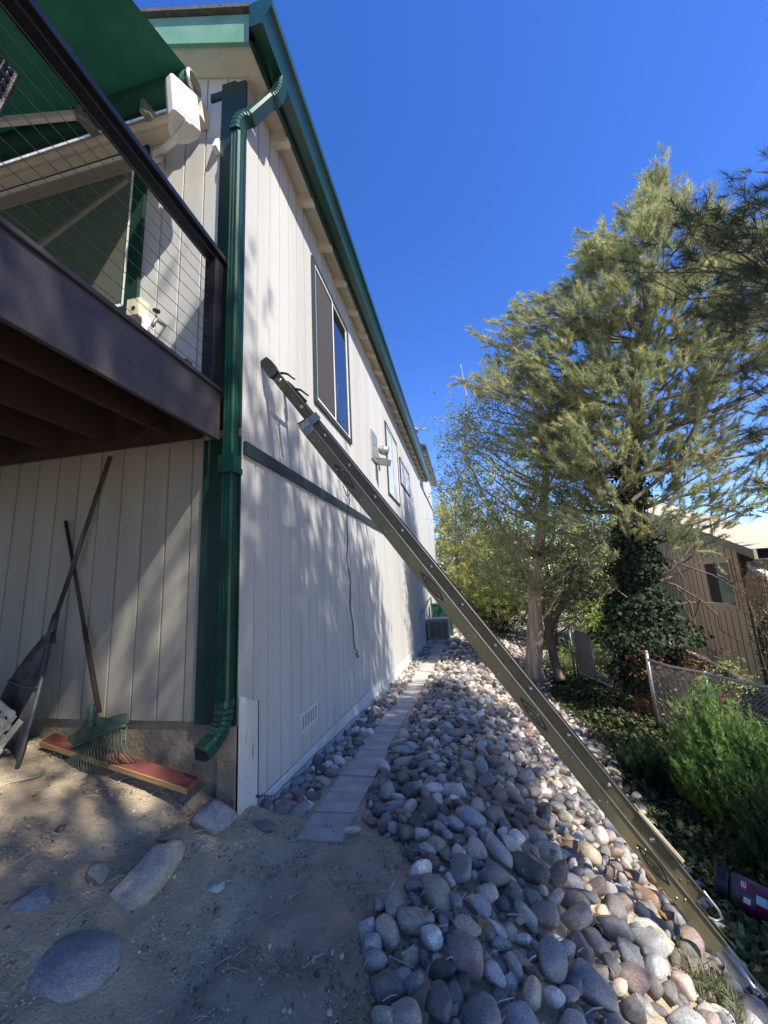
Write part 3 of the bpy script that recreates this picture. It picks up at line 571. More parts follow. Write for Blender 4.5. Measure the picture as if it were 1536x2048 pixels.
# logos: pointed black oval, pale field, black lettering
def rp(s, w_, off):      # a point on the face of the near base rail
    _, a, b, d, n, y = br; return a+(b-a)*((s+1.09)/3.81)+n*w_+y*off
def lens(s0, s1, wv, hw, y, mb):
    pts = []
    for sg in (1, -1):
        for t in np.linspace(0, 1, 15)[:-1]:
            tt = t if sg > 0 else 1-t; pts.append((s0+(s1-s0)*tt, wv+sg*hw*math.sin(math.pi*tt)**.9))
    mb.poly(*[rp(s, w_, y) for s, w_ in pts])
letters = None
for sc_, ss in ((-.66, 0), (.323, 1), (1.29, 2), (2.247, 3)):
    wv = -.003
    lg = MB(); lens(sc_-.125, sc_+.125, wv, .027, .0036, lg); lo = lg.build('logo', M['ink'], lad)
    fi = MB(); lens(sc_-.094, sc_+.094, wv, .0195, .0046, fi); fi.build('logo_field', M['fibre'], lo)
    tc = bpy.data.curves.new('lettering', 'FONT'); tc.body = 'WERNER'; tc.size = .033; tc.align_x = 'CENTER'; tc.align_y = 'CENTER'; tc.offset = .0006; tc.space_character = 1.12
    if letters is None:
        tmp = bpy.data.objects.new('tmp', tc); COL.objects.link(tmp); bpy.context.view_layer.update()
        letters = bpy.data.meshes.new_from_object(tmp.evaluated_get(bpy.context.evaluated_depsgraph_get())); bpy.data.objects.remove(tmp); letters.materials.clear(); letters.materials.append(M['ink'])
    to = bpy.data.objects.new('lettering', letters.copy()); COL.objects.link(to); to.parent = lo
    xa = -br[3]; za = br[5]; ya = za.cross(xa)
    p = rp(sc_, wv, .0056)-wloc(lo)
    to.matrix_local = Matrix(((xa.x,ya.x,za.x,p.x),(xa.y,ya.y,za.y,p.y),(xa.z,ya.z,za.z,p.z),(0,0,0,1)))

# ------------------------------------------------------------ garden tools under the deck
lr = thing('leaf_rake', (-2.9, 2.15, -1.0), 'dusty black fan leaf rake leaning on the wall under the deck', 'rake')
neck = Vector((-2.87, 2.27, -.22)); MB().tube([(-2.62,2.385,1.08), neck+Vector((.03,.0,.12))], .0145, 10).build('handle', M['oldwood'], lr, True)
mb = MB(); nt_, ns = 26, 14
def fanpt(t, s):     # t across 0..1 (left to right), s along 0..1
    bot = Vector((-3.32+.62*t, 2.33-.30*t**1.5, -.93-.05*t-.06*math.sin(math.pi*t)))
    top = neck+Vector((.025*(t-.5)*2, -.01, 0)); p = top.lerp(bot, s); p.y -= .07*math.sin(math.pi*min(s,1)*.9)*(1-.4*t); p.x += .055*math.sin(math.pi*s)*(t**2)-.05*math.sin(math.pi*s)*(1-t)
    return p
for i in range(nt_):
    t0, t1 = i/nt_, (i+.80)/nt_; b0 = len(mb.v)
    for j in range(ns+1):
        s = j/ns; mb.v += [tuple(fanpt(t0, s)), tuple(fanpt((t0+t1)/2, s)+Vector((0,-.006,0))), tuple(fanpt(t1 if s > .42 else (i+1)/nt_, s))]
    for j in range(ns):
        for k in (0, 1): a = b0+j*3+k; mb.f.append((a, a+1, a+4, a+3))
mb.build('tine_fan', M['rakeblack'], lr)
MB().tube([neck+Vector((.03,0,.13)), neck, neck-Vector((.0,.01,.07))], [.02,.028,.04], 10).tube([fanpt(t, .42)+Vector((0,-.008,0)) for t in np.linspace(0, 1, 12)], .007, 6).tube([fanpt(1, s) for s in np.linspace(0, 1, 10)], .012, 6).build('socket', M['rakeblack'], lr, True)

gr = thing('shrub_rake', (-2.45, 2.2, -1.0), 'green headed rake with thin tines leaning on the sunlit wall', 'rake')
hd0 = Vector((-2.43, 2.285, -.74)); ht = Vector((-2.985,2.385,.60))
MB().tube([hd0, hd0.lerp(ht, .40)], [.0155,.0155], 10).build('handle', M['oldwood'], gr, True)
MB().tube([hd0.lerp(ht, .40), ht], .0125, 10).build('upper_handle', M['rubber'], gr, True)
L_, R_ = Vector((-2.68,2.30,-.93)), Vector((-2.18,2.25,-.755)); ax = (R_-L_).normalized(); up_ = (hd0-(L_+R_)/2); up_ = (up_-ax*up_.dot(ax)).normalized(); nn = ax.cross(up_).normalized()
if nn.y > 0: nn = -nn
mb = MB(); cen = (L_+R_)/2
out = [(-.27,-.045),(-.27,.012),(-.25,.03),(-.12,.045),(-.06,.07),(-.035,.10),(-.03,.15),(.03,.15),(.035,.10),(.06,.07),(.12,.045),(.25,.035),(.268,.015),(.268,-.03),(.25,-.042),(0,-.055)]
P = [cen+ax*x+up_*yv+nn*(.03*(1-(x/.27)**2)+.0) for x, yv in out]; mb.prism(P, nn*-.012)
mb.beam(cen-ax*.26+up_*-.045+nn*.02, cen+ax*.26+up_*-.04+nn*.02, up_*.006, nn*.014).tube([cen+up_*.03+nn*.035, cen+up_*.16+nn*.02], .022, 10)
mb.build('head', M['rakegreen'], gr)
mb = MB()
for k in range(23):
    x = -.25+k*.0228; f_ = x/.25; p = cen+ax*x*1.02+up_*-.05+nn*(.03*(1-f_*f_))
    mb.tube([p, p-up_*.07+nn*.03+ax*f_*.015, p-up_*.15+nn*.022+ax*f_*.02, p-up_*.215-nn*.03+ax*f_*.012], [.0045,.004,.0035,.0025], 5)
mb.build('tines', M['rakegreen'], gr, True)

pk = thing('red_lumber', (-2.3, 2.3, -1.0), 'red painted length of lumber lying along the foundation below the rakes', 'lumber')
a, b = Vector((-2.86,2.31,-.92)), Vector((-1.66,2.21,-1.10)); d = (b-a).normalized(); sd = Vector((0,1,0)); sd = (sd-d*d.dot(sd)).normalized(); upv = d.cross(sd); upv = upv if upv.z > 0 else -upv
up2 = (upv+sd*-.25).normalized(); sd2 = (sd+upv*.25).normalized()
MB().beam(a, b, sd2*.045, up2*.0185).build('board', M['redpaint'], pk, bevel=.003)
MB().beam(a-sd2*.0455, b-sd2*.0455, sd2*.002, up2*.0175).build('bare_edge', M['pinewood'], pk)

lt = thing('lattice_piece', (-2.95, 2.05, -.95), 'broken piece of white plastic lattice lying against the black rake', 'lattice')
o_, ax, ay = Vector((-3.04,2.03,-.86)), Vector((.62,.05,-.42)).normalized(), Vector((.42,.12,.6)).normalized(); nn = ax.cross(ay).normalized()
mb = MB()
for i in range(-4, 5):
    l0, l1 = (-.26, .17-.03*abs(i)); mb.beam(o_+ay*i*.062+ax*l0+nn*.006, o_+ay*i*.062+ax*l1+nn*.006, ay*.019, nn*.005); mb.tube([o_+ay*i*.062+ax*l1+nn*.001, o_+ay*i*.062+ax*l1+nn*.011], .024, 10)
for j in range(-4, 3):
    mb.beam(o_+ax*j*.062-ay*.26-nn*.005, o_+ax*j*.062+ay*.25-nn*.005, ax*.019, nn*.005)
mb.build('slats', M['lattice'], lt)

# ------------------------------------------------------------ neighbour's house
nh = thing('neighbour_house', (7.0, 13, -2.9), 'tan board-and-batten house with cream roof edge beyond the fence', 'house')
A, B = Vector((8.25,19.5,0)), Vector((6.72,11.2,0)); d = (B-A).normalized(); nrm = Vector((-d.y, d.x, 0)); nrm = nrm if nrm.x < 0 else -nrm
WL = (B-A).length; ztop = lambda t: .45+ (1-t/WL)*2.2+.12; ZB = -2.75
MB().poly(*[tuple(p) for p in (A+Vector((0,0,-2.9)), B+Vector((0,0,-2.9)), B+Vector((0,0,ztop(WL))), A+Vector((0,0,ztop(0))))]).build('wall', M['tan'], nh)
mb = MB(); t = WL-.02
w0, w1, wz0, wz1 = WL-2.35, WL-.62, -1.08, .12
while t > 0:
    segs = [(ZB, ztop(t))] if not (w0-.06 < t < w1+.06) else [(ZB, wz0-.16), (wz1+.1, ztop(t))]
    for z0_, z1_ in segs:
        p = A+d*t+nrm*.005; mb.obox(p+Vector((0,0,(z0_+z1_)/2)), d*.009, nrm*.004, Vector((0,0,(z1_-z0_)/2)))
    t -= .40
mb.build('battens', M['brownbatten'], nh)
wc_ = A+d*(w0+w1)/2; wn = MB()
for tt in (w0, w1): wn.obox(A+d*tt+nrm*.02+Vector((0,0,(wz0+wz1)/2)), d*.045, nrm*.02, Vector((0,0,(wz1-wz0)/2+.045)))
for zz in (wz0, wz1): wn.obox(wc_+nrm*.02+Vector((0,0,zz)), d*((w1-w0)/2-.046), nrm*.018, Vector((0,0,.045)))
wno = wn.build('window', M['tan'], nh)
mid = (w0+w1)/2-.1
MB().poly(*[tuple(A+d*tt+nrm*.006+Vector((0,0,z))) for tt, z in ((w0,wz0),(mid,wz0),(mid,wz1),(w0,wz1))]).build('pane', M['screen'], wno)
MB().poly(*[tuple(A+d*tt+nrm*.008+Vector((0,0,z))) for tt, z in ((mid,wz0),(w1,wz0),(w1,wz1),(mid,wz1))]).build('pane', mat('dusty_window_glass', (.16,.2,.17), (.3,.34,.28), 2, .12), wno)
MB().obox(A+d*(WL-3.2)+nrm*.01+Vector((0,0,-2.7)), d*.35, nrm*.01, Vector((0,0,.2))).build('crawl_vent', M['galv'], nh)
mb = MB(); e0, e1 = A+nrm*.45+Vector((0,0,ztop(0)+.02)), B+d*1.9+nrm*.45+Vector((0,0,ztop(WL)-.48))
rd = (e1-e0).normalized()
mb.poly(*[tuple(p) for p in (e0, e1, e1-nrm*1.05, e0-nrm*1.05)]).build('roof_underside', M['brownbatten'], nh)
mb = MB(); mb.beam(e0+Vector((0,0,.11)), e1+Vector((0,0,.11)), nrm*.03, Vector((0,0,.105))); mb.build('rake_board', M['creamroof'], nh)
MB().poly(*[tuple(p+Vector((0,0,.225))) for p in (e0+nrm*.06, e1+nrm*.06, e1-nrm*1.05, e0-nrm*1.05)]).build('roof', M['creamroof'], nh)
# recessed porch past the wall corner
B2 = B-nrm*1.6; MB().poly(*[tuple(p) for p in (B+Vector((0,0,-2.9)), B2+Vector((0,0,-2.9)), B2+Vector((0,0,.5)), B+Vector((0,0,.5)))]).poly(*[tuple(p) for p in (B2+Vector((0,0,-2.9)), B2+d*4+Vector((0,0,-2.9)), B2+d*4+Vector((0,0,.5)), B2+Vector((0,0,.5)))]).build('porch_wall', M['brownbatten'], nh)
MB().obox(B+Vector((0,0,-1.3))+d*.03, d*.06, nrm*.05, Vector((0,0,1.75))).build('corner_board', M['brownbatten'], nh)
MB().beam(B+d*1.2+nrm*.3+Vector((0,0,-.02)), B+d*2.4+nrm*.5+Vector((0,0,-.3)), nrm*.06, Vector((0,0,.06))).build('gutter', M['white'], nh)

# ------------------------------------------------------------ utility units by the wall
ac = thing('air_conditioner', (-1.08, 14.3, -2.1), 'grey air conditioner unit on a pad beside the far white wall', 'air conditioner')
MB().box((-1.47,13.95,-2.2),(-.62,14.75,-2.02)).build('pad', M['concrete'], ac, bevel=.01)
MB().box((-1.43,13.99,-2.018),(-.69,14.7,-1.36)).build('cabinet', M['acgrey'], ac, bevel=.03)
MB().box((-1.44,13.98,-1.36),(-.68,14.71,-1.31)).build('top', M['galv'], ac, bevel=.02)
mb = MB()
for k in range(3):
    for j in range(16): mb.box((-1.36+k*.215, 13.975, -1.94+j*.034), (-1.17+k*.215, 13.985, -1.925+j*.034))
mb.build('grille', M['dark'], ac)
ub = thing('utility_box', (-1.15, 15.6, -2.1), 'dark green metal box standing behind the air conditioner', 'utility box')
MB().box((-1.4,15.4,-2.3),(-.62,16.0,-.95)).build('body', M['greenbox'], ub, bevel=.02); MB().box((-1.42,15.38,-.95),(-.6,16.02,-.88)).build('lid', M['greenbox'], ub, bevel=.02)
pi = thing('conduit_pipe', (-1.45, 13.6, -1.0), 'grey conduit pipe running out of the wall to the green box', 'pipe')
MB().tube([(-1.5,12.2,-1.12),(-1.44,12.3,-1.1),(-1.42,14.6,-.72),(-1.36,15.3,-.62),(-1.36,15.35,-1.9)], .028, 8).build('pipe', M['galv'], pi, True)

# ------------------------------------------------------------ chain-link fences and gate
def fence_run(root, pts, h, sag=0, dia=.055):
    mesh = MB()
    for (a, b) in zip(pts[:-1], pts[1:]):
        a, b = Vector(a), Vector(b); L = (b-a).length; d = (b-a)/L; n = int(L/dia); m = int(h/dia)
        for i in range(-m, n+1):
            for sgn in (1, -1):
                p = []
                for j in range(m+1):
                    u_ = i+j if sgn > 0 else i+m-j
                    if 0 <= u_ <= n: p.append((a.lerp(b, u_/n))+Vector((0,0,h*j/m))+Vector((d.y,-d.x,0))*.006*(1 if (j+i) % 2 else -1))
                if len(p) > 1: mesh.tube(p, .0019, 3, False)
    return mesh.build('wire_mesh', M['galv'], root)
nf = thing('chain_link_fence', (3.1, 8.2, -2.7), 'chain-link fence with sagging top rail beside the green juniper', 'fence')
pa, pb, pc = Vector((3.12,8.2,-1.60)), Vector((3.46,7.1,-1.60)), Vector((4.2,5.6,-1.62)); h = 1.05
fence_run(nf, [pa-Vector((0,0,h)), pb-Vector((0,0,h)), pc-Vector((0,0,h))], h)
MB().tube([pa, pa.lerp(pb,.4)-Vector((0,0,.035)), pb, pb.lerp(pc,.5)-Vector((0,0,.01)), pc], .022, 8).build('top_rail', M['galv'], nf, True)
for p, ex in ((pa,.12),(pb,0),(pc,.05)):
    MB().tube([p-Vector((0,0,1.25)), p+Vector((0,0,ex))], .03 if ex else .022, 10).ball(p+Vector((0,0,ex)), .034, 8, 5).build('post', M['galv'], nf, True)
gf = thing('chain_link_gate', (2.9, 12.2, -2.7), 'chain-link gate panel on tall steel posts beyond the twisted tree', 'gate')
ga, gb = Vector((2.72,12,-1.47)), Vector((3.28,10.35,-1.55)); h = 1.15
fence_run(gf, [ga-Vector((0,0,h)), gb-Vector((0,0,h))], h)
MB().tube([ga, gb], .02, 8).tube([ga-Vector((0,0,h)), gb-Vector((0,0,h))], .02, 8).build('frame', M['galv'], gf, True)
for t in (0, .09, .52, 1): 
    p = ga.lerp(gb, t); MB().tube([p-Vector((0,0,1.3)), p+Vector((0,0,.04))], .032 if t in (0,1) else .022, 10).build('post', M['galv'], gf, True)
q0, q1 = ga.lerp(gb,.1)+Vector((.03,.01,0)), ga.lerp(gb,.5)+Vector((.03,.01,0))
MB().poly(tuple(q0-Vector((0,0,1.12))), tuple(q1-Vector((0,0,1.12))), tuple(q1-Vector((0,0,.05))), tuple(q0-Vector((0,0,.05)))).build('privacy_panel', mat('grey_privacy_mesh', (.16,.17,.16), (.22,.23,.22), 30, .8), gf)

# ------------------------------------------------------------ jar lying in the ivy
cn = thing('plastic_jar', (1.9, 3.95, -2.65), 'plastic jar with black ribbed lid and magenta label lying in the ivy', 'jar')
a, b = Vector((1.76,4.06,-2.50)), Vector((2.19,3.83,-2.60)); d = (b-a).normalized(); s1 = d.orthogonal().normalized(); s2 = d.cross(s1)
MB().tube([a+d*.085, a+d*.11, a+d*.14, b-d*.03, b], [.085,.112,.121,.121,.10], 28).build('body', M['rakeblack'], cn, True)
MB().tube([a, a+d*.01, a+d*.08, a+d*.085], [.095,.107,.107,.095], 28).build('lid', M['rubber'], cn, True)
mb = MB()
for k in range(28):
    an = 2*math.pi*k/28; r_ = math.cos(an)*s1+math.sin(an)*s2; t_ = -math.sin(an)*s1+math.cos(an)*s2; mb.obox(a+d*.045+r_*.109, d*.032, t_*.006, r_*.004)
mb.build('lid_ribs', M['blackrail'], cn)
def patch(t0, t1, a0, a1, m, name, r=.1225):
    mb = MB(); n = 10
    for i in range(n+1):
        an = a0+(a1-a0)*i/n; rr = (math.cos(an)*s1+math.sin(an)*s2)*r; mb.v += [tuple(a+d*t0+rr), tuple(a+d*t1+rr)]
    for i in range(n): mb.f.append((2*i, 2*i+1, 2*i+3, 2*i+2))
    return mb.build(name, m, cn)
va = Vector((-1.7,-3.6,2.2)).normalized(); A0 = math.atan2(va.dot(s2), va.dot(s1))
mag, wh, teal, red = mat('magenta_label', (.12,.012,.035), (.07,.008,.03), 30, .4), mat('label_white', (.65,.65,.68), None, rough=.4), mat('label_teal', (.3,.42,.45), (.38,.5,.5), 30, .4), mat('label_red', (.34,.03,.06), None, rough=.4)
patch(.15,.36, A0-.9, A0+.9, mag, 'label'); patch(.16,.235, A0-.2, A0+.45, M['rakeblack'], 'label_panel', .1232); patch(.17,.21, A0+.05, A0+.35, wh, 'label_spot', .1240)
patch(.24,.30, A0-.35, A0+.1, teal, 'label_spot', .1240); patch(.15,.19, A0-.85, A0-.25, red, 'label_panel', .1232)
for q in (.156,.166,.178): patch(q,q+.005, A0-.75, A0-.45, wh, 'label_letter', .1240)
patch(.156,.183, A0-.47, A0-.42, wh, 'label_letter', .1240)

# ------------------------------------------------------------ paver path
pv = None; py = 2.46; k = 0
while py < 13.4:
    L = .29; xc = float(np.interp(py, [2.4,3.4,4.4,5.6,8,10,13], [-.985,-1.0,-1.035,-1.055,-1.045,-1.02,-.9])); yc = py+L/2; z = Hs(xc, yc)
    sl_ = math.atan2(Hs(xc, yc+.15)-Hs(xc, yc-.15), .3)
    if pv is None:
        pv = MB().box((-.146,-.144,-.035), (.146,.144,.012)).build('concrete_paver', M['concrete'], bevel=.006); o = pv
        lab = ('first grey concrete paver, half buried in dirt at the near end of the path', None)
    else:
        o = pv.copy(); COL.objects.link(o); lab = ('square grey concrete paver in the straight path along the white wall', 'concrete pavers in the path')
    o.location = (xc+random.uniform(-.008,.008), yc, z+.002+random.uniform(-.004,.004)-(.012 if k == 0 else 0)); o.rotation_euler = (sl_+random.uniform(-.015,.015), random.uniform(-.02,.02), random.uniform(-.025,.025))
    for q in ('label', 'category', 'group'):
        if q in o: del o[q]
    tag(o, lab[0], 'paver', lab[1]); py += L+.013; k += 1

# ------------------------------------------------------------ river stones
def ico(sub):
    import bmesh
    bm = bmesh.new(); bmesh.ops.create_icosphere(bm, subdivisions=sub, radius=1)
    v = np.array([x.co[:] for x in bm.verts]); f = np.array([[x.index for x in p.verts] for p in bm.faces]); bm.free(); return v, f
ICO = {s: ico(s) for s in (1, 2, 3, 4)}
def stoneshape(sub, seed):
    v, f = ICO[sub]; r = np.random.default_rng(seed); v = v.copy()
    p = r.uniform(2.0, 2.9); n = (np.abs(v)**p).sum(1)**(1/p); v = v/n[:, None]*.92
    for _ in range(3):
        a = r.normal(size=3); a /= np.linalg.norm(a); dd = v@a; v += (a[None]*(np.sin(dd*r.uniform(1.2,2.4)+r.uniform(0,6))*r.uniform(.04,.11))[:, None])
    for _ in range(7):                                    # flat, worn faces
        a = r.normal(size=3); a /= np.linalg.norm(a); c = r.uniform(.48,.82); dd = v@a; v -= a[None]*(np.clip(dd-c, 0, None)*.75)[:, None]
    return v*np.array([1, r.uniform(.68,.92), r.uniform(.5,.75)]), f
STV = [stoneshape(3, 100+i) for i in range(9)]; STL = [stoneshape(2, 100+i) for i in range(9)]; STF = [stoneshape(1, 100+i) for i in range(9)]
stone_me = []
for v, f in STV:
    me = bpy.data.meshes.new('river_stone'); me.from_pydata([tuple(q) for q in v], [], [tuple(int(i) for i in q) for q in f]); me.polygons.foreach_set('use_smooth', [True]*len(f)); me.materials.append(M['rock']); stone_me.append(me)
PAL = [('bluish grey', (.20,.215,.235), 26), ('dark grey', (.10,.10,.108), 23), ('purplish brown', (.165,.125,.122), 12), ('tan', (.35,.305,.245), 11), ('pinkish', (.34,.28,.26), 5), ('pale grey', (.36,.355,.34), 13), ('whitish', (.54,.52,.49), 4), ('rusty brown', (.24,.15,.105), 2)]
PW = np.array([p[2] for p in PAL], float); PW /= PW.sum()
BXL = ([1.1,1.3,1.58,1.71,1.92,2.0,2.24,2.48,2.67,3,24], [-.42,-.44,-.44,-.49,-.6,-.51,-.38,-.5,-.74,-.82,-.80])
BXR = ([1.1,2.0,3.09,3.47,4.1,4.69,5.92,7.98,10.2,12.1,14,24], [.9,1.25,1.42,1.5,1.66,1.72,1.82,1.95,1.65,2.2,2.7,3.2])
grid = {}; ST = []; CE = .3
def tryplace(x, y, r, k):
    ci, cj = int(math.floor(x/CE)), int(math.floor(y/CE))
    for i in range(ci-2, ci+3):
        for j in range(cj-2, cj+3):
            for (a, b, q) in grid.get((i, j), ()):
                if (a-x)**2+(b-y)**2 < (k*(q+r))**2: return False
    grid.setdefault((ci, cj), []).append((x, y, r)); return True
def zone_ok(x, y):
    if -1.46 < x < -1.19 and y > 2.62: return 'strip'
    if np.interp(y, *BXL) < x < np.interp(y, *BXR): return 'bank'
def sow(n, y0, y1, r0, r1, k, lay, strip=False):
    for _ in range(n):
        y = random.uniform(y0, y1); x = random.uniform(-1.46, -1.19) if strip else random.uniform(-.85, 3.2)
        zn = zone_ok(x, y)
        if zn is None or (zn == 'strip') != strip: continue
        r = random.uniform(r0, r1)
        if r > .078 and y < 2.9 and x < np.interp(y, *BXL)+.16: continue
        if tryplace(x, y, r*.82, k): ST.append((x, y, r, lay, zn))
sow(60, 1.2, 2.6, .085, .115, .95, 0)
sow(160, 2.0, 4.5, .078, .10, .95, 0)
sow(1400, 1.1, 5.5, .060, .085, .80, 0)
sow(1900, 5.5, 10, .06, .09, .84, 0)
sow(9000, 1.1, 6, .038, .060, .74, 0)
sow(1200, 2.6, 13, .045, .078, .85, 0, True)
sow(3200, 6, 13, .06, .095, .80, 0)
sow(2200, 13, 24, .09, .15, .84, 0)
sow(15000, 1.1, 6, .022, .042, .70, 1)
sow(900, 2.6, 8, .028, .05, .78, 1, True)
sow(2600, 6, 11, .04, .065, .78, 1)
dry = []
for (x, y, r, lay, zn) in ST:
    rot = Euler((random.uniform(-.45,.45), random.uniform(-.45,.45), random.uniform(0, 6.28)))
    if zn == 'bank' and lay == 0 and random.random() < .14: rot = Euler((random.uniform(-1.1,1.1), random.uniform(-.9,.9), random.uniform(0, 6.28)))
    ci = int(RNG.choice(len(PAL), p=PW)); c = np.array(PAL[ci][1])*random.uniform(.7, 1.9)*np.array([1.03,1,.94])
    z = Hs(x, y)+r*(.30 if lay == 0 else .10)+(random.uniform(0,.035) if zn == 'bank' and lay == 0 else 0)
    P = Vector((x, y, z)); q = (P.dot(cr), P.dot(cu), P.dot(fw)); vis = q[2] > .3 and abs(q[0]/q[2]) < 768/770+.03 and abs(q[1]/q[2]) < 1024/770+.03
    dry.append((r/P.length if vis else 0, P, r, rot, ci, c, zn, lay))
dry.sort(key=lambda t: -t[0])
def zone_name(P, zn):
    if zn == 'strip': return 'in the narrow strip between white wall and pavers'
    if P.y < 2.25: return 'at the near bottom edge of the bank by the dirt'
    if P.x < .15 and P.y < 4.2: return 'on the shaded upper bank beside the near pavers'
    if P.y < 3.4: return 'on the lower bank around the ladder foot'
    if P.y < 5.2: return 'on the sunlit middle slope left of the ladder'
    return 'on the far part of the bank beside the path'
FR = 300
for i, (ap_, P, r, rot, ci, c, zn, lay) in enumerate(dry[:FR]):
    o = bpy.data.objects.new('river_stone', stone_me[i % len(stone_me)]); COL.objects.link(o)
    o.location = P; o.rotation_euler = rot; o.scale = (r*random.uniform(.95,1.25), r*random.uniform(.85,1.05), r*random.uniform(.85,1.1)); o.color = (*[float(t) for t in c], 1)
    sz = 'large' if r > .115 else ('medium' if r > .075 else 'small'); zn_ = zone_name(P, zn); nm = PAL[ci][0]
    tag(o, f'{sz} {nm} river stone {zn_}', 'stone', f'{sz} {nm} stones {zn_}')
VV, FF, TT = [], [], []; nb = 0
for i, (ap_, P, r, rot, ci, c, zn, lay) in enumerate(dry[FR:]):
    v, f = (STF if (P.y > 11 or ap_ == 0 and P.y > 6) else STL)[i % 9]
    m3 = np.array(rot.to_matrix()); s = r*RNG.uniform(.88, 1.2, 3)
    VV.append((v*s)@m3.T+np.array(P)); FF.append(f+nb); TT.append(np.tile(np.append(c, 1), (len(v), 1))); nb += len(v)
if VV: tag(npmesh('river_stones', np.concatenate(VV), np.concatenate(FF), M['rocks'], tint=np.concatenate(TT), smooth=True), 'bed of smaller rounded river stones filling the bank', 'stones', kind='stuff')

# boulders set in the dirt
def boulder(loc, sc, rot, col, seed, label, name='boulder', sub=4, faces=9):
    v, f = stoneshape(sub, seed); rr = np.random.default_rng(seed)
    if not faces: v = ICO[sub][0]*np.array([1,.85,.62])
    for _ in range(faces):                                 # broken, angular faces
        a = rr.normal(size=3); a /= np.linalg.norm(a); dd = v@a; v = v-a[None]*(np.clip(dd-rr.uniform(.34,.62), 0, None)*.82)[:, None]
    for _ in range(10):
        a = rr.normal(size=3); a /= np.linalg.norm(a); v = v+a[None]*(np.sin((v@a)*rr.uniform(9,26)+rr.uniform(0,6))*.007)[:, None]
    for _ in range(5):
        a = rr.normal(size=3); a /= np.linalg.norm(a); v = v+a[None]*(np.sin((v@a)*rr.uniform(4,8)+rr.uniform(0,6))*.018)[:, None]
    me = bpy.data.meshes.new(name); me.from_pydata([tuple(q) for q in v], [], [tuple(int(i) for i in q) for q in f]); me.polygons.foreach_set('use_smooth', [True]*len(f)); me.materials.append(M['rock'])
    o = bpy.data.objects.new(name, me); COL.objects.link(o); o.location = (loc[0], loc[1], Hs(loc[0], loc[1])+loc[2]); o.scale = sc; o.rotation_euler = rot; o.color = (*col, 1); tag(o, label, 'boulder'); return o
boulder((-1.57,1.80,.05), (.25,.16,.13), (.25,-.45,1.2), (.42,.355,.29), 3, 'big flat tan boulder leaning in the dirt, upright-looking with rough left edge')
boulder((-1.60,1.43,-.045), (.20,.165,.13), (.0,.0,.55), (.29,.28,.28), 5, 'broad smooth grey boulder lying flush in the dirt at lower left', faces=0)
boulder((-1.56,2.25,.035), (.19,.16,.17), (.1,.1,.3), (.25,.25,.26), 8, 'rounded blue grey boulder against the bottom corner of the white wall')
boulder((-1.66,2.06,.012), (.20,.09,.05), (.0,.25,1.8), (.27,.25,.215), 12, 'long dusty half buried boulder behind the flat tan boulder')
boulder((-1.735,1.70,.03), (.065,.05,.07), (.2,.3,.2), (.17,.17,.17), 14, 'fist sized dark boulder wedged beside the flat tan boulder')
boulder((-1.86,1.49,-.01), (.13,.10,.08), (.0,.0,.9), (.18,.20,.235), 16, 'bluish half buried boulder left of the broad smooth boulder')
boulder((-1.80,2.30,.02), (.10,.075,.06), (.2,.2,.2), (.13,.115,.11), 18, 'dark boulder in shade under the end of the red lumber')
boulder((-2.82,1.98,.02), (.34,.19,.05), (.06,.16,.3), (.30,.255,.19), 22, 'flat flagstone boulder below the white lattice')
boulder((-2.1,1.14,.03), (.2,.14,.07), (.1,.1,.4), (.16,.185,.22), 25, 'blue grey boulder cut by the left picture edge')
boulder((-.80,2.53,.035), (.11,.035,.03), (.0,.05,.35), (.55,.54,.50), 27, 'thin whitish slab of stone lying across the near end of the path')
boulder((-1.3,2.42,.02), (.13,.06,.035), (0,.1,.2), (.15,.155,.165), 29, 'low flat dark boulder in front of the weep strip corner')

# ------------------------------------------------------------ leaves, twigs and crumbs lying about
def leafquads(P, Nrm, size, asp=.6, up=None, curl=.25):
    n = len(P); a = RNG.normal(size=(n, 3)) if up is None else up+RNG.normal(size=(n, 3))*.5
    a -= Nrm*(a*Nrm).sum(1)[:, None]; a /= np.linalg.norm(a, axis=1)[:, None]+1e-9; b = np.cross(Nrm, a)
    s = size[:, None] if hasattr(size, '__len__') else size
    c = Nrm*s*curl
    V = np.stack([P-a*s, P+b*s*asp-c*.3+a*s*.1, P+a*s-c, P-b*s*asp-c*.3+a*s*.1], 1).reshape(-1, 3)
    F = np.arange(4*n).reshape(n, 4); return V, F
def randn(n, zup=1.0):
    q = RNG.normal(size=(n, 3)); q[:, 2] = np.abs(q[:, 2])+zup; return q/np.linalg.norm(q, axis=1)[:, None]
def tints(n, pal, k, jit=.25):
    p = np.array(pal)[RNG.integers(0, len(pal), n)]*RNG.uniform(1-jit, 1+jit, (n, 1)); return np.repeat(np.concatenate([p, np.ones((n, 1))], 1), k, 0)
n = 1500; X = RNG.uniform(-1.45, 1.5, n); Y = RNG.uniform(1.2, 7.5, n); ok = np.array([zone_ok(a, b) is not None for a, b in zip(X, Y)])&(RNG.random(n) < .42); X, Y = X[ok], Y[ok]; n = len(X)
P = np.stack([X, Y, H(X, Y)+RNG.uniform(.03, .09, n)], 1); V, F = leafquads(P, randn(n, .6), RNG.uniform(.012, .032, n))
tag(npmesh('fallen_leaves', V, F, M['leaf'], tint=tints(n, [(.42,.3,.15),(.3,.2,.1),(.5,.42,.28),(.36,.2,.1)], 4)), 'dry brown leaves caught between the river stones', 'leaves', kind='stuff')
n = 30000; X = RNG.uniform(-3.4, -.3, n); Y = RNG.uniform(.7, 2.55, n); Z = H(X, Y); sc = RNG.uniform(.0016, .0055, n)*np.where(RNG.random(n) < .04, 2.4, 1)*np.where(RNG.random(n) < .006, 3.2, 1)
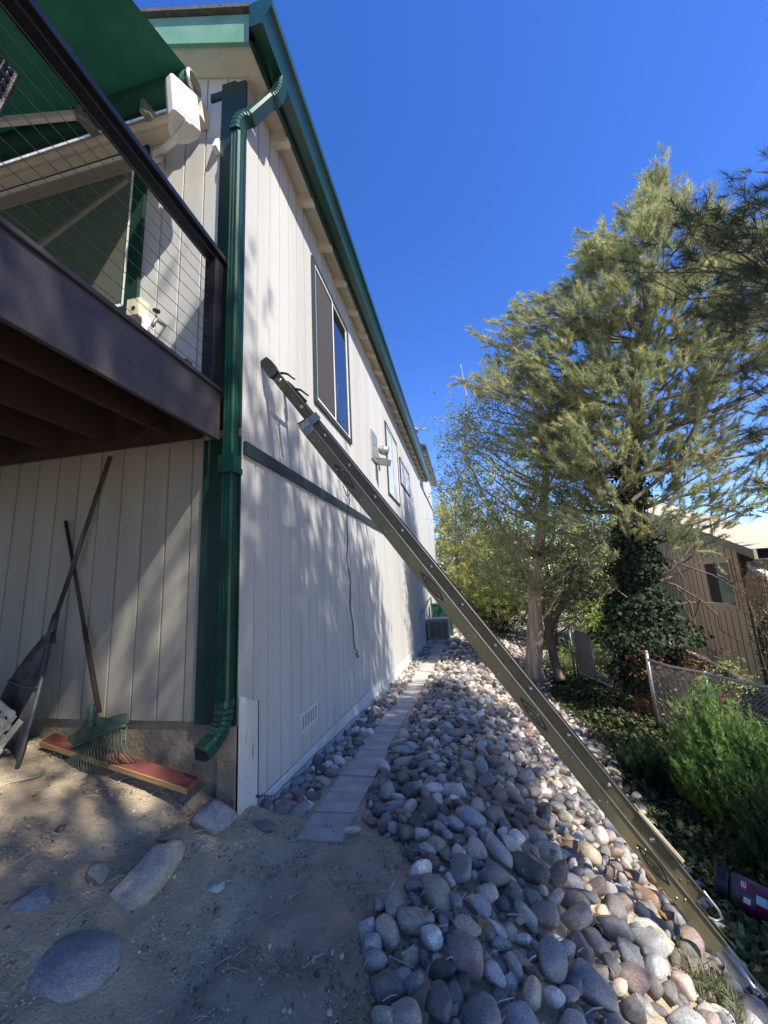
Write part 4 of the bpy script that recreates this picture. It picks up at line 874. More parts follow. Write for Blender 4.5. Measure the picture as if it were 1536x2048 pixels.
v0, f0_ = ICO[1]; v0 = v0*np.array([1,.8,.6])*np.where(RNG.random(len(v0)) < .5, .75, 1.1)[:, None]
V = (v0[None]*sc[:, None, None]*RNG.uniform(.7,1.3,(n,1,3))+np.stack([X, Y, Z+sc*.2], 1)[:, None]).reshape(-1, 3); F = (f0_[None]+(np.arange(n)*len(v0))[:, None, None]).reshape(-1, 3)
tag(npmesh('dirt_crumbs', V, F, M['rocks'], tint=tints(n, [(.50,.42,.30),(.34,.27,.19),(.62,.54,.42),(.16,.125,.09),(.42,.34,.25)], len(v0), .3)), 'pebbles and crumbs scattered over the sandy dirt', 'pebbles', kind='stuff')
mb = MB()
for _ in range(620):
    x, y = random.uniform(-3.2, .6), random.uniform(.9, 2.6); z = Hs(x, y)+.006+(.05 if x > np.interp(y, *BXL) else 0); a = random.uniform(0, 6.28); L = random.uniform(.02, .11)
    mb.tube([(x, y, z), (x+math.cos(a)*L*.5+random.uniform(-.01,.01), y+math.sin(a)*L*.5, z+random.uniform(.002,.012)), (x+math.cos(a)*L, y+math.sin(a)*L, z)], random.uniform(.001, .0028), 4, False)
n = 900; X = RNG.uniform(-3.2, -.3, n); Y = RNG.uniform(.9, 2.5, n); P = np.stack([X, Y, H(X, Y)+RNG.uniform(.004, .016, n)], 1); V, F = leafquads(P, randn(n, 1.6), RNG.uniform(.005, .017, n), .45)
tag(npmesh('leaf_flakes', V, F, M['leaf'], tint=tints(n, [(.46,.36,.22),(.34,.24,.14),(.56,.48,.34),(.22,.15,.09)], 4)), 'small dry leaf flakes scattered over the dirt', 'leaves', kind='stuff')
tag(mb.build('twig_litter', M['twig']), 'thin dry twigs and needles littering the dirt', 'twigs', kind='stuff')
mb = MB(); lx, ly = -1.31, 1.93; lz = Hs(lx, ly)+.012
pts = [(-.045,-.01,.004),(-.02,.025,.012),(.005,.02,.0),(.03,.04,.016),(.05,.005,.01),(.03,-.02,.002),(0,-.03,.012)]
c0 = len(mb.v); mb.v.append((lx, ly, lz+.016))
mb.v += [(lx+a, ly+b, lz+c) for a, b, c in pts]
for i in range(7): mb.f.append((c0, c0+1+i, c0+1+(i+1) % 7))
mb.tube([(lx,ly,lz+.016),(lx-.03,ly-.045,lz+.004)], .0015, 5)
tag(mb.build('pale_leaf', mat('pale_green_leaf', (.50,.58,.44), (.6,.66,.52), 30, .6)), 'single pale green curled leaf lying on the open dirt', 'leaf')

# ------------------------------------------------------------ trees and plants
def needles(P, D, n, L, W, spread, pal, jit=.25):
    m = len(P); B = np.repeat(P, n, 0); DD = np.repeat(D, n, 0)+RNG.normal(size=(m*n, 3))*spread; DD /= np.linalg.norm(DD, axis=1)[:, None]
    B = B+np.repeat(D, n, 0)*RNG.uniform(-.5, .5, (m*n, 1))*L*.9
    S = np.cross(DD, RNG.normal(size=(m*n, 3))); S /= np.linalg.norm(S, axis=1)[:, None]+1e-9
    l = L*RNG.uniform(.7, 1.15, (m*n, 1)); V = np.stack([B-S*W/2, B+S*W/2, B+DD*l], 1).reshape(-1, 3)
    p = np.array(pal)[RNG.integers(0, len(pal), m)]*RNG.uniform(1-jit, 1+jit, (m, 1)); t = np.repeat(np.concatenate([p, np.ones((m, 1))], 1), n*3, 0)
    return V, np.arange(m*n*3).reshape(-1, 3), t
def limbs(mb, trunk, C, droop=.25, r0=.05, az=9, hb=.75, twig=.012, minz=None):
    """group crown points into limbs growing from the trunk, then twigs; returns nothing"""
    T = np.array([p for p in trunk[0]]); 
    def tpt(z):
        z = min(max(z, T[0,2]+.3), T[-1,2]-.05); return np.array([np.interp(z, T[:,2], T[:,0]), np.interp(z, T[:,2], T[:,1]), z])
    groups = {}
    for i, c in enumerate(C):
        t = tpt(c[2]); h = math.hypot(c[0]-t[0], c[1]-t[1]); zz = c[2]-droop*h; a = math.atan2(c[1]-t[1], c[0]-t[0])
        groups.setdefault((int(zz//hb), int((a+math.pi+.37*int(zz//hb))/(2*math.pi)*az)), []).append(i)
    for key, ids in groups.items():
        pts = C[ids]; z0 = (key[0]+.5)*hb; t = tpt(z0); dist = np.linalg.norm(pts-t, axis=1); far = pts[np.argmax(dist)]; mean = pts.mean(0)
        mid = t*.5+far*.5; mid = mid*.55+mean*.45; mid[2] -= .06*dist.max()
        Q = [t*(1-u)**2+mid*2*u*(1-u)+far*u*u for u in np.linspace(0, 1, 7)]
        Q = [q+RNG.normal(size=3)*.03*dist.max()*.4 if 0 < i < 6 else q for i, q in enumerate(Q)]
        rr = r0*min(1, .35+dist.max()/3.5); mb.tube(Q, [rr*(1-.8*u) for u in np.linspace(0, 1, 7)], 6, False)
        Q = np.array(Q)
        for p in pts:
            j = int(np.argmin(np.linalg.norm(Q-p, axis=1))); j = max(1, j-1); m_ = (Q[j]+p)/2+RNG.normal(size=3)*.06; mb.tube([Q[j], m_, p], [twig, twig*.7, twig*.4], 4, False)
def crown_pts(n, axis, rad, lob, shell=.5, keep=None, seed=0):
    """points in a crown: axis(z)->(x,y), rad(z)->radius"""
    out = []; zs = np.array([a[0] for a in rad]); rs = np.array([a[1] for a in rad]); g = np.random.default_rng(seed); ph = g.uniform(0, 6.28, 12)
    tries = 0
    while len(out) < n and tries < n*40:
        tries += 1; z = g.uniform(zs[0], zs[-1]); r = np.interp(z, zs, rs)
        if g.random() > (r/rs.max())**1.2+.05: continue
        a = g.uniform(0, 6.28); lb = 1+lob*(math.sin(3*a+ph[0]+z*1.1)*.5+math.sin(5*a+ph[1]-z*2.1)*.35+math.sin(z*3.7+ph[2]+2*a)*.45)
        q = r*lb*(1-(1-g.random()**.5)*(1-shell)); x0, y0 = axis(z); p = (x0+q*math.cos(a), y0+q*math.sin(a), z)
        if keep is None or keep(p, g): out.append(p)
    return np.array(out)
def shoots(C, axis, m, up=.5, jit=.22):
    A = np.array([[*axis(c[2]), c[2]-.4] for c in C]); O = C-A; O /= np.linalg.norm(O, axis=1)[:, None]+1e-9
    P = np.repeat(C, m, 0)+RNG.normal(size=(len(C)*m, 3))*jit; D = np.repeat(O, m, 0)+RNG.normal(size=P.shape)*.45; D[:, 2] += up; D /= np.linalg.norm(D, axis=1)[:, None]
    return P, D
def interp_axis(pts):
    z = [p[2] for p in pts]; return lambda q: (float(np.interp(q, z, [p[0] for p in pts])), float(np.interp(q, z, [p[1] for p in pts])))
def trunkmesh(pts, radii, flare=1.35, seg=14, sub=6):
    Q = []; R_ = []
    for i in range(len(pts)-1):
        for u in np.linspace(0, 1, sub, endpoint=False): Q.append(Vector(pts[i]).lerp(Vector(pts[i+1]), u)); R_.append(radii[i]+(radii[i+1]-radii[i])*u)
    Q.append(Vector(pts[-1])); R_.append(radii[-1]); R_[0] *= flare; R_[1] *= 1+(flare-1)*.4
    mb = MB(); mb.tube(Q, R_, seg)
    for i in range(len(Q)):
        for k in range(seg):
            j = i*seg+k; v = Vector(mb.v[j]); c = Q[i]; n = 1+.10*math.sin(k*2.7+i*.35)+.05*math.sin(k*5.1+i*1.1); mb.v[j] = tuple(c+(v-c)*n)
    return mb

# the big pine with the ivy-clad trunk
PT = [(3.50,9.2,-2.9),(3.53,9.2,-1.0),(3.58,9.2,.5),(3.80,9.2,2.2),(4.25,9.2,4.2),(4.85,9.2,6.4),(5.25,9.2,8.2),(5.52,9.2,9.6)]
pax = interp_axis(PT)
pine = thing('pine_tree', (3.5,9.2,-2.75), 'tall sunlit pine with a leaning trunk wrapped in dark ivy', 'tree')
tm = trunkmesh(PT, [.27,.25,.23,.19,.14,.09,.05,.02])
C1 = crown_pts(1900, pax, [(.2,1.9),(1.6,2.2),(2.8,2.7),(3.8,3.1),(4.8,3.5),(5.8,3.35),(6.6,2.9),(7.5,2.35),(8.2,1.75),(8.4,.8),(9.0,.40),(9.55,.2)], .48, .42,
    lambda p, g: g.random() < (.30 if p[2] < 1.2 else .5 if p[2] < 2.2 else 1) and not (p[2] < 1.0 and p[0] < 2.6), 5)
C1[:,1] = 9.2+(C1[:,1]-9.2)*.38
_ax = np.array([pax(z)[0] for z in C1[:,2]]); C1[:,0] = _ax+(C1[:,0]-_ax)*np.where(C1[:,0] < _ax, .86, 1); C1 = C1[~((C1[:,2] > 7.5)&(C1[:,0] > _ax+.42))]
def shades_trunk(p):
    t = (11-p[:,1])/.6; x, z = p[:,0]-t, p[:,2]-1.35*t; return (abs(x-np.interp(z, [-2.62,.4,1.6], [1.5,1.95,2.2])) < .42)&(z > -2.9)&(z < .5)
C1 = C1[~shades_trunk(C1)|(RNG.random(len(C1)) < .08)]
_g = np.random.default_rng(77); _z = _g.uniform(8.0, 9.9, 34); top2 = np.stack([np.array([pax(min(q, 9.6))[0] for q in _z])+_g.normal(size=34)*.16, 9.2+_g.normal(size=34)*.15, _z], 1)
top = np.array([(5.2,9.2,8.5),(5.3,9.15,8.8),(5.38,9.25,9.0),(5.42,9.2,9.3),(5.5,9.2,9.6),(5.1,9.1,8.2),(5.25,9.3,8.4),(5.33,9.1,8.65)]); C1 = np.concatenate([C1, top, top2])
limbs(tm, (PT,), C1, .35, .036, 8, .8, .006)
# bare dead limbs reaching out low over the fence
for pts in ([(.385,.04),(.43,.035),(.462,.025),(.50,.0),(.535,-.019),(.585,-.05),(.634,-.085)],[(.535,-.019),(.57,-.025),(.61,-.06)],[(.39,-.02),(.43,-.025),(.462,-.037),(.50,-.07),(.529,-.105),(.55,-.14),(.574,-.169)],[(.39,-.085),(.48,-.075),(.56,-.082),(.62,-.095)],
            [(.37,.01),(.31,.012),(.262,.043),(.245,.06)],[(.46,.02),(.475,-.03),(.47,-.09),(.48,-.13)],[(.47,-.04),(.485,-.08),(.50,-.13),(.492,-.16)],[(.50,-.07),(.505,-.11),(.49,-.14)],[(.36,-.06),(.33,-.03),(.28,-.09),(.27,-.12)],[(.40,.16),(.46,.20),(.53,.26),(.60,.30),(.68,.38)],[(.42,.24),(.37,.29),(.336,.378),(.31,.45)],[(.41,.2),(.37,.18),(.30,.2),(.24,.18)],
            [(.50,.45),(.56,.52),(.58,.60),(.60,.66)],[(.53,.26),(.60,.24),(.70,.25)],[(.53,.26),(.56,.33),(.57,.40)]):
    k = 8.6+random.uniform(0,.5); r_ = .026 if len(pts) > 4 else .016
    if pts[0][1] > .1: r_ = .05
    tm.tube([(a*k+random.uniform(-.02,.02), k+random.uniform(-.25,.25), b*k) for a, b in pts], [r_*(1-.75*i/(len(pts)-1)) for i in range(len(pts))], 6, False)
tm.build('trunk', M['bark'], pine, True)
PPAL = [(.42,.45,.20),(.50,.50,.23),(.38,.43,.24),(.54,.48,.22),(.42,.46,.27),(.32,.37,.21)]
def sprigs(C, axis, k=3, steps=4, up=.55, L=.30):
    A = np.array([[*axis(c[2]), c[2]-.5] for c in C]); O = C-A; O /= np.linalg.norm(O, axis=1)[:, None]+1e-9; O[:, 2] += up
    D = np.repeat(O, k, 0)+RNG.normal(size=(len(C)*k, 3))*.55; D /= np.linalg.norm(D, axis=1)[:, None]; B = np.repeat(C-O*.06, k, 0)+RNG.normal(size=D.shape)*.06
    u = np.linspace(.0, 1, steps)[None, :, None]*L*RNG.uniform(.6, 1.3, (len(D), 1, 1)); P = (B[:, None]+D[:, None]*u).reshape(-1, 3); return P, np.repeat(D, steps, 0)
P, D = sprigs(C1, pax)
V, F, T = needles(P, D, 24, .135, .0115, .48, PPAL, .30)
npmesh('crown', V, F, M['needle'], pine, T)
n = 26; q = RNG.integers(0, len(C1), n); V, F, T = needles(C1[q]+RNG.normal(size=(n,3))*.15, randn(n), 26, .13, .008, .6, [(.42,.27,.13),(.36,.2,.1)]); npmesh('dead_needles', V, F, M['needle'], pine, T)
# ivy on its trunk
iv = []
for _ in range(9500):
    z = random.triangular(-2.7, 2.7, -1.2); x0, y0 = pax(z); rr = float(np.interp(z, [-2.7,-1.6,-.6,.2,1.2,2.7], [.75,.82,.62,.42,.36,.26]))*(1+.22*math.sin(z*4)+.18*math.sin(z*9+1)); a = random.uniform(0, 6.28)
    r_ = rr*random.uniform(.55, 1.08); iv.append((x0+r_*math.cos(a), y0+r_*math.sin(a), z, math.cos(a), math.sin(a)))
iv = np.array(iv); Nn = np.stack([iv[:,3], iv[:,4], np.full(len(iv), .5)], 1)+RNG.normal(size=(len(iv),3))*.45; Nn /= np.linalg.norm(Nn, axis=1)[:, None]
V, F = leafquads(iv[:, :3], Nn, RNG.uniform(.03, .058, len(iv)), .8)
ivy = thing('trunk_ivy', (3.5,9.2,-2.7), 'dark glossy ivy climbing the trunk of the big pine', 'ivy')
M['ivy'] = mat('ivy_leaves', (.8,.8,.8), (1.15,1.15,1.1), 1.2, .6, tintattr=True, trans=.12, spec=.2)
npmesh('leaves', V, F, M['ivy'], ivy, tints(len(iv), [(.016,.03,.013),(.024,.044,.018),(.014,.024,.012),(.035,.06,.027)], 4))
mb = MB()
for k in range(7):
    a = k*.9; mb.tube([(pax(z)[0]+.29*math.cos(a+z*.5), pax(z)[1]+.29*math.sin(a+z*.5), z) for z in np.linspace(-2.7, 2.2, 12)], [.02-.0013*i for i in range(12)], 5, False)
mb.build('stems', M['bark'], ivy)

# broadleaf tree with the pale furrowed trunk
DTp = [(1.50,11.0,-2.62),(1.62,11.0,-1.7),(1.77,11.0,-.6),(1.95,11.0,.4),(2.2,11.0,1.6),(2.55,11.0,3.2),(2.75,11.0,4.6),(2.8,11,5.6)]
dax = interp_axis(DTp)
dt = thing('broadleaf_tree', (1.5,11,-2.55), 'airy small-leaved tree with pale furrowed trunk at the foot of the rocks', 'tree')
tm = trunkmesh(DTp, [.215,.19,.17,.15,.12,.08,.045,.015], 1.3, 18)
def dkeep(p, g): return True
C2 = crown_pts(460, lambda z: (float(np.interp(z, [-.6,1,3,6], [1.75,1.75,1.7,1.9])), 11.0), [(-.5,.9),(.4,1.7),(1.3,2.15),(2.4,2.15),(3.6,2.0),(4.6,1.6),(5.6,.9),(6.1,.4)], .34, .30, dkeep, 9)
limbs(tm, (DTp,), C2, .5, .035, 6, .9, .007)
for pts in ([(1.85,11,-.1),(1.3,10.9,.9),(.7,10.8,2.2),(.3,10.8,3.6),(.5,10.8,5.2),(.42,10.8,6.3)],[(1.9,11,.2),(2.4,10.9,1.0),(2.6,11,2.0)],[(2.1,11,1.2),(1.5,11,2.4),(1.0,11,3.4),(.2,11,3.9)]): tm.tube(pts, [.06-.045*i/(len(pts)-1) for i in range(len(pts))], 7, False)
tm.build('trunk', M['palebark'], dt, True)
def sprays(C, m, k, jit, L, size, pal, flat=.5, leafm='leaf', parent=None, name='crown', droop=-.15, tr=None):
    P = np.repeat(C, m, 0)+RNG.normal(size=(len(C)*m, 3))*jit; D = RNG.normal(size=P.shape); D[:, 2] = D[:, 2]*flat+droop; D /= np.linalg.norm(D, axis=1)[:, None]
    u = RNG.uniform(0, 1, (len(P), k, 1)); Q = (P[:, None]+D[:, None]*u*L+RNG.normal(size=(len(P), k, 3))*L*.12).reshape(-1, 3)
    n_ = len(Q); V, F = leafquads(Q, randn(n_, .5), RNG.uniform(.7, 1.2, n_)*size, .5)
    p = np.repeat(np.array(pal)[RNG.integers(0, len(pal), len(P))]*RNG.uniform(.7, 1.3, (len(P), 1)), k, 0); T = np.repeat(np.concatenate([p, np.ones((n_, 1))], 1), 4, 0)
    return npmesh(name, V, F, M[leafm], parent, T)
LP = [(.27,.33,.13),(.33,.38,.16),(.24,.31,.14),(.36,.38,.18),(.28,.34,.19)]
sprays(C2, 6, 16, .26, .42, .036, LP, parent=dt)

# small twisted tree
TT_ = [(2.15,11.2,-2.66),(2.08,11.2,-2.1),(2.02,11.2,-1.5),(2.2,11.2,-1.1),(2.55,11.2,-.75),(2.75,11.2,-.2)]
tt = thing('twisted_tree', (2.15,11.2,-2.66), 'small dark tree with twisted trunk between the pale trunk and the gate', 'tree')
tm = trunkmesh(TT_, [.115,.105,.11,.09,.07,.03], 1.2, 12); tm.tube([(2.03,11.2,-1.5),(1.98,11.2,-.9),(2.1,11.2,-.3),(2.0,11.2,.3)], [.08,.06,.045,.02], 8)
tax = lambda z: (2.35, 11.2)
C3 = crown_pts(75, tax, [(-.9,.5),(-.4,1.0),(.1,1.1),(.7,.7)], .3, .3, None, 4); limbs(tm, ([(2.2,11.2,-1.6),(2.3,11.2,-.8),(2.4,11.2,.4)],), C3, .4, .03, 5, .6, .008); tm.build('trunk', M['bark'], tt, True)
sprays(C3, 5, 12, .2, .3, .033, [(.06,.09,.035),(.09,.12,.05),(.05,.075,.03)], parent=tt)

# trees far behind the house end
def bgpine(base, h, rad, n, pal, label, seed, L=.3, W=.028, m=6, nn=20):
    x, y, z = base; ax_ = lambda q: (x+.02*(q-z), y); t = thing('far_pine', base, label, 'tree')
    T_ = [(x,y,z-.3),(x,y,z+h*.5),(x+.03*h,y,z+h)]; tm = trunkmesh(T_, [.2,.12,.02], 1.2, 8, 4)
    C = crown_pts(n, ax_, [(z+h*.05,rad*.75),(z+h*.25,rad),(z+h*.6,rad*.72),(z+h*.85,rad*.42),(z+h,.12)], .28, .35, None, seed); limbs(tm, (T_,), C, .3, .04, 7, 1.1, .012); tm.build('trunk', M['bark'], t)
    P, D = shoots(C, ax_, m, .9, .3); V, F, T = needles(P, D, nn, L, W, .5, pal); npmesh('crown', V, F, M['needle'], t, T)
YP = [(.44,.46,.15),(.52,.50,.17),(.38,.43,.16),(.48,.43,.16)]
bgpine((-.35,23.5,-2.4), 8.1, 2.2, 260, YP, 'yellow green pine just past the far end of the white house', 21)
bgpine((1.3,22,-2.5), 5.0, 1.7, 200, YP, 'shorter feathery pine right of the far house end pine', 22)
bgpine((2.1,26,-2.5), 6.8, 2.2, 200, [(.14,.18,.09),(.17,.2,.1)], 'grey green pine farther back between the feathery pine and pale trunk', 23)
def bgtree(base, h, rad, n, pal, label, seed, size=.075, m=6, k=12, name='far_tree'):
    x, y, z = base; ax_ = lambda q: (x, y); t = thing(name, base, label, 'tree'); T_ = [(x,y,z-.3),(x+.1,y,z+h*.4),(x,y,z+h*.9)]; tm = trunkmesh(T_, [.18,.13,.03], 1.2, 8, 4)
    C = crown_pts(n, ax_, [(z+h*.12,rad*.6),(z+h*.35,rad),(z+h*.65,rad*.95),(z+h*.88,rad*.6),(z+h,.25)], .3, .4, None, seed); limbs(tm, (T_,), C, .5, .05, 6, 1.2, .012); tm.build('trunk', M['bark'], t)
    sprays(C, m, k, .35, .5, size, pal, parent=t)
GP = [(.28,.37,.11),(.34,.42,.14),(.24,.33,.12),(.38,.42,.16)]
bgtree((3.6,19,-2.7), 6.0, 2.6, 190, GP, 'mid green leafy tree behind the pale furrowed trunk', 31)
bgtree((6.6,21,-2.8), 6.6, 2.7, 190, GP, 'leafy tree behind the ivy trunk beside the neighbour house', 32)
bgtree((4.9,17,-2.8), 3.6, 1.5, 110, [(.15,.17,.07),(.19,.2,.09)], 'low yellowish tree between the gate and the ivy trunk', 33, .05)
bgtree((.6,30,-2.7), 7.6, 3.2, 150, [(.09,.13,.05),(.12,.155,.06)], 'dark green tree farthest back behind the pines', 34, .11)
bgtree((9.5,27,-2.9), 9, 3.8, 150, [(.11,.15,.06),(.14,.17,.07)], 'large tree behind the neighbour roof', 35, .11)
def shrub(name, base, rx, ry, h, n, pal, label, size, k=12, m='leaf', cat='shrub', L=.3, seed=1, twigs=True):
    x, y, z = base; t = thing(name, base, label, cat); g = np.random.default_rng(seed); A = g.uniform(0, 6.28, n); Q = g.random(n)**.5; zz = g.uniform(.1, 1, n); q = np.sqrt(np.clip(1-(zz-.25)**2*1.3, .05, 1))*Q
    C = np.stack([x+rx*q*np.cos(A), y+ry*q*np.sin(A), z+h*zz*(.75+.25*np.sin(A*3+seed))], 1)
    if twigs:
        mb = MB()
        for c in C[::2]: mb.tube([(x+random.uniform(-.1,.1)*rx, y+random.uniform(-.1,.1), z-.05), ((x+c[0])/2, (y+c[1])/2, z+(c[2]-z)*.6), tuple(c)], [.014,.009,.004], 4, False)
        mb.build('stems', M['bark'], t)
    sprays(C, 3, k, .12, L, size, pal, leafm=m, parent=t, name='foliage'); return t
shrub('lime_shrub', (3.72,13.2,-2.9), .9, .6, 2.2, 120, [(.22,.34,.05),(.27,.40,.07),(.18,.28,.05)], 'bright lime green shrub behind the gate', .04, seed=2)
shrub('dark_shrub', (1.6,20.0,-2.6), 1.9, .9, 1.5, 110, [(.035,.05,.022),(.05,.07,.03)], 'row-like dark shrub at the far end of the rocks', .05, seed=3)
shrub('dark_shrub', (-.1,21.0,-2.5), 1.0, .7, 1.3, 60, [(.05,.065,.03),(.07,.08,.035)], 'dark shrub behind the green utility box', .05, seed=13)
shrub('brown_shrub', (3.75,8.65,-2.85), .75, .45, 1.45, 100, [(.19,.095,.045),(.26,.14,.07),(.13,.07,.035)], 'dead reddish brown shrub behind the sagging fence rail', .035, seed=4)
shrub('yellow_shrub', (5.2,9.9,-2.8), .4, .35, .95, 36, [(.3,.34,.14),(.24,.3,.11)], 'small pale yellow green shrub by the neighbour wall', .035, seed=5)
shrub('blue_shrub', (1.85,12.2,-2.75), .45, .4, .6, 40, [(.09,.13,.10),(.12,.16,.12)], 'low blue green shrub between the pale trunk and twisted trunk', .03, seed=6)
shrub('grass_clump', (2.55,12.6,-2.8), .35, .3, .7, 30, [(.25,.36,.07),(.2,.3,.06)], 'small bright green clump left of the gate post', .03, seed=7)
# slender climbing plant by the neighbour's porch
vn = thing('climbing_plant', (5.45,8.9,-2.8), 'slender dark climbing plant in front of the neighbour porch', 'climber')
mb = MB(); C = []
for k in range(7):
    a = random.uniform(-.22,.25); pts = [(5.4+a*.4*u*3+.05*math.sin(u*9+k)+k*.03, 8.9+.04*math.sin(u*7+k*2), -2.9+2.85*u) for u in np.linspace(0, 1, 12)]; mb.tube(pts, [.012*(1-.6*u) for u in np.linspace(0,1,12)], 5, False); C += pts[2:]
mb.build('stems', M['bark'], vn); sprays(np.array(C), 4, 6, .07, .2, .026, [(.05,.08,.03),(.08,.11,.045)], parent=vn, name='leaves')

# juniper: long feathery sprays
def juniper(name, base, n, rad, h, lean, label, seed, pal):
    t = thing(name, base, label, 'juniper'); g = np.random.default_rng(seed); x, y, z = base; mb = MB(); TP, TD, TL = [], [], []
    for i in range(n):
        a = g.uniform(0, 6.28); q = g.random()**.55; o = Vector((x+.12*rad*math.cos(a), y+.12*rad*math.sin(a), z)); hh = h*(1.0-.55*q*q)*g.uniform(.45, 1.05)
        e = Vector((x+rad*q*math.cos(a)+lean[0]*hh, y+rad*q*math.sin(a)+lean[1]*hh, z+hh)); mid = o.lerp(e, .55)+Vector((rad*.22*q*math.cos(a), rad*.22*q*math.sin(a), -.10*h*q))
        pts = [o*(1-u)**2+mid*2*u*(1-u)+e*u*u for u in np.linspace(0,1,14)]; mb.tube(pts[::3]+[pts[-1]], [.008*(1-.85*u) for u in np.linspace(0,1,len(pts[::3])+1)], 4, False)
        for j in range(5, 14):
            d = (pts[j]-pts[j-1]).normalized(); f_ = 1-(j-5)/11
            for _ in range(5):
                sd_ = Vector(g.normal(size=3)).normalized(); sd_ = (sd_-d*sd_.dot(d)).normalized()
                TP.append(tuple(pts[j]+d*g.uniform(-.04,.04)+sd_*.045*f_*g.random())); TD.append(tuple((d*1.0+sd_*.5).normalized()))
    mb.build('stems', M['bark'], t); V, F, T = needles(np.array(TP), np.array(TD), 7, .060, .007, .30, pal, .38); npmesh('foliage', V, F, M['needle'], t, T)
JP = [(.22,.44,.09),(.29,.52,.12),(.15,.30,.07),(.36,.56,.16),(.09,.18,.05),(.24,.26,.10)]
juniper('juniper_bush', (2.98,5.6,-2.98), 420, .66, 1.58, (-.20,-.05), 'bright green feathery juniper bush in front of the chain-link fence', 8, JP)
juniper('juniper_bush', (2.28,6.4,-2.9), 70, .36, .7, (-.2,-.1), 'low dark juniper among the ivy, left of the bright juniper bush', 9, [(.04,.09,.035),(.055,.11,.045)])
juniper('juniper_bush', (2.85,4.75,-2.92), 110, .6, 1.0, (-.2,-.1), 'dark lower juniper at the right edge below the bright bush', 10, [(.05,.105,.03),(.07,.14,.04)])
# dark soil bed under the ivy
yy = np.concatenate([np.arange(1.8,14,.12), np.arange(14,24,.5)]); uu = np.linspace(0, 1, 50); Yb, Ub = np.meshgrid(yy, uu); Xb = np.interp(Yb, *BXR)-.02+.05*np.sin(Yb*7)+Ub*6; Zb = H(Xb, Yb)+.008
ii = np.arange(Yb.size).reshape(Yb.shape); Fb = np.stack([ii[:-1,:-1], ii[1:,:-1], ii[1:,1:], ii[:-1,1:]], -1).reshape(-1, 4)
tag(npmesh('soil', np.stack([Xb, Yb, Zb], -1).reshape(-1, 3), Fb, mat('dark_leafy_soil', (.035,.026,.018), (.10,.075,.05), 14, .95, .8, 40, dist=.02, coord='World'), smooth=True), kind='structure')

# ivy ground cover
n = 60000; Y = 2.0+RNG.random(n)**1.35*11.5; xl = np.interp(Y, *BXR)-.12; X = xl+RNG.random(n)**.8*(2.6+.12*Y)
hh = (.05+.22*np.clip((X-xl)/.9, 0, 1)*(.5+.5*np.sin(X*3.1+Y*2.3)*np.sin(Y*3.7-X*1.9)))*RNG.random(n)+.02+.22*np.exp(-((X-2.7)**2+(Y-8.3)**2)/.9)
ok = RNG.random(n) < np.clip(.45+(X-xl)*2.2, 0, 1); X, Y, hh = X[ok], Y[ok], hh[ok]; n = len(X)
P = np.stack([X, Y, H(X, Y)+hh], 1); V, F = leafquads(P, randn(n, .55), RNG.uniform(.016, .04, n)*(1+.03*Y), .75)
T = tints(n, [(.035,.055,.022),(.045,.075,.03),(.06,.09,.035),(.03,.045,.02),(.07,.10,.035),(.05,.085,.03),(.055,.08,.03),(.045,.075,.028),(.09,.075,.04),(.12,.10,.06)], 4, .4)
tag(npmesh('ivy_ground_cover', V, F, M['ivy'], tint=T), 'low ivy and dead leaves covering the slope below the rocks', 'ground cover', kind='stuff')
n = 70; P = np.stack([RNG.uniform(.92,1.12,n), RNG.uniform(2.45,2.65,n), np.zeros(n)], 1); P[:,2] = H(P[:,0], P[:,1])+RNG.uniform(.02,.14,n); D = randn(n, 1.2)
V, F, T = needles(P, D, 5, .09, .008, .4, [(.12,.16,.06),(.2,.22,.1),(.26,.24,.14)]); gc = thing('grass_tuft', (1.0,2.55,-2.1), 'small tuft of pale green weeds among stones at the bottom edge', 'weeds'); npmesh('blades', V, F, M['needle'], gc, T)

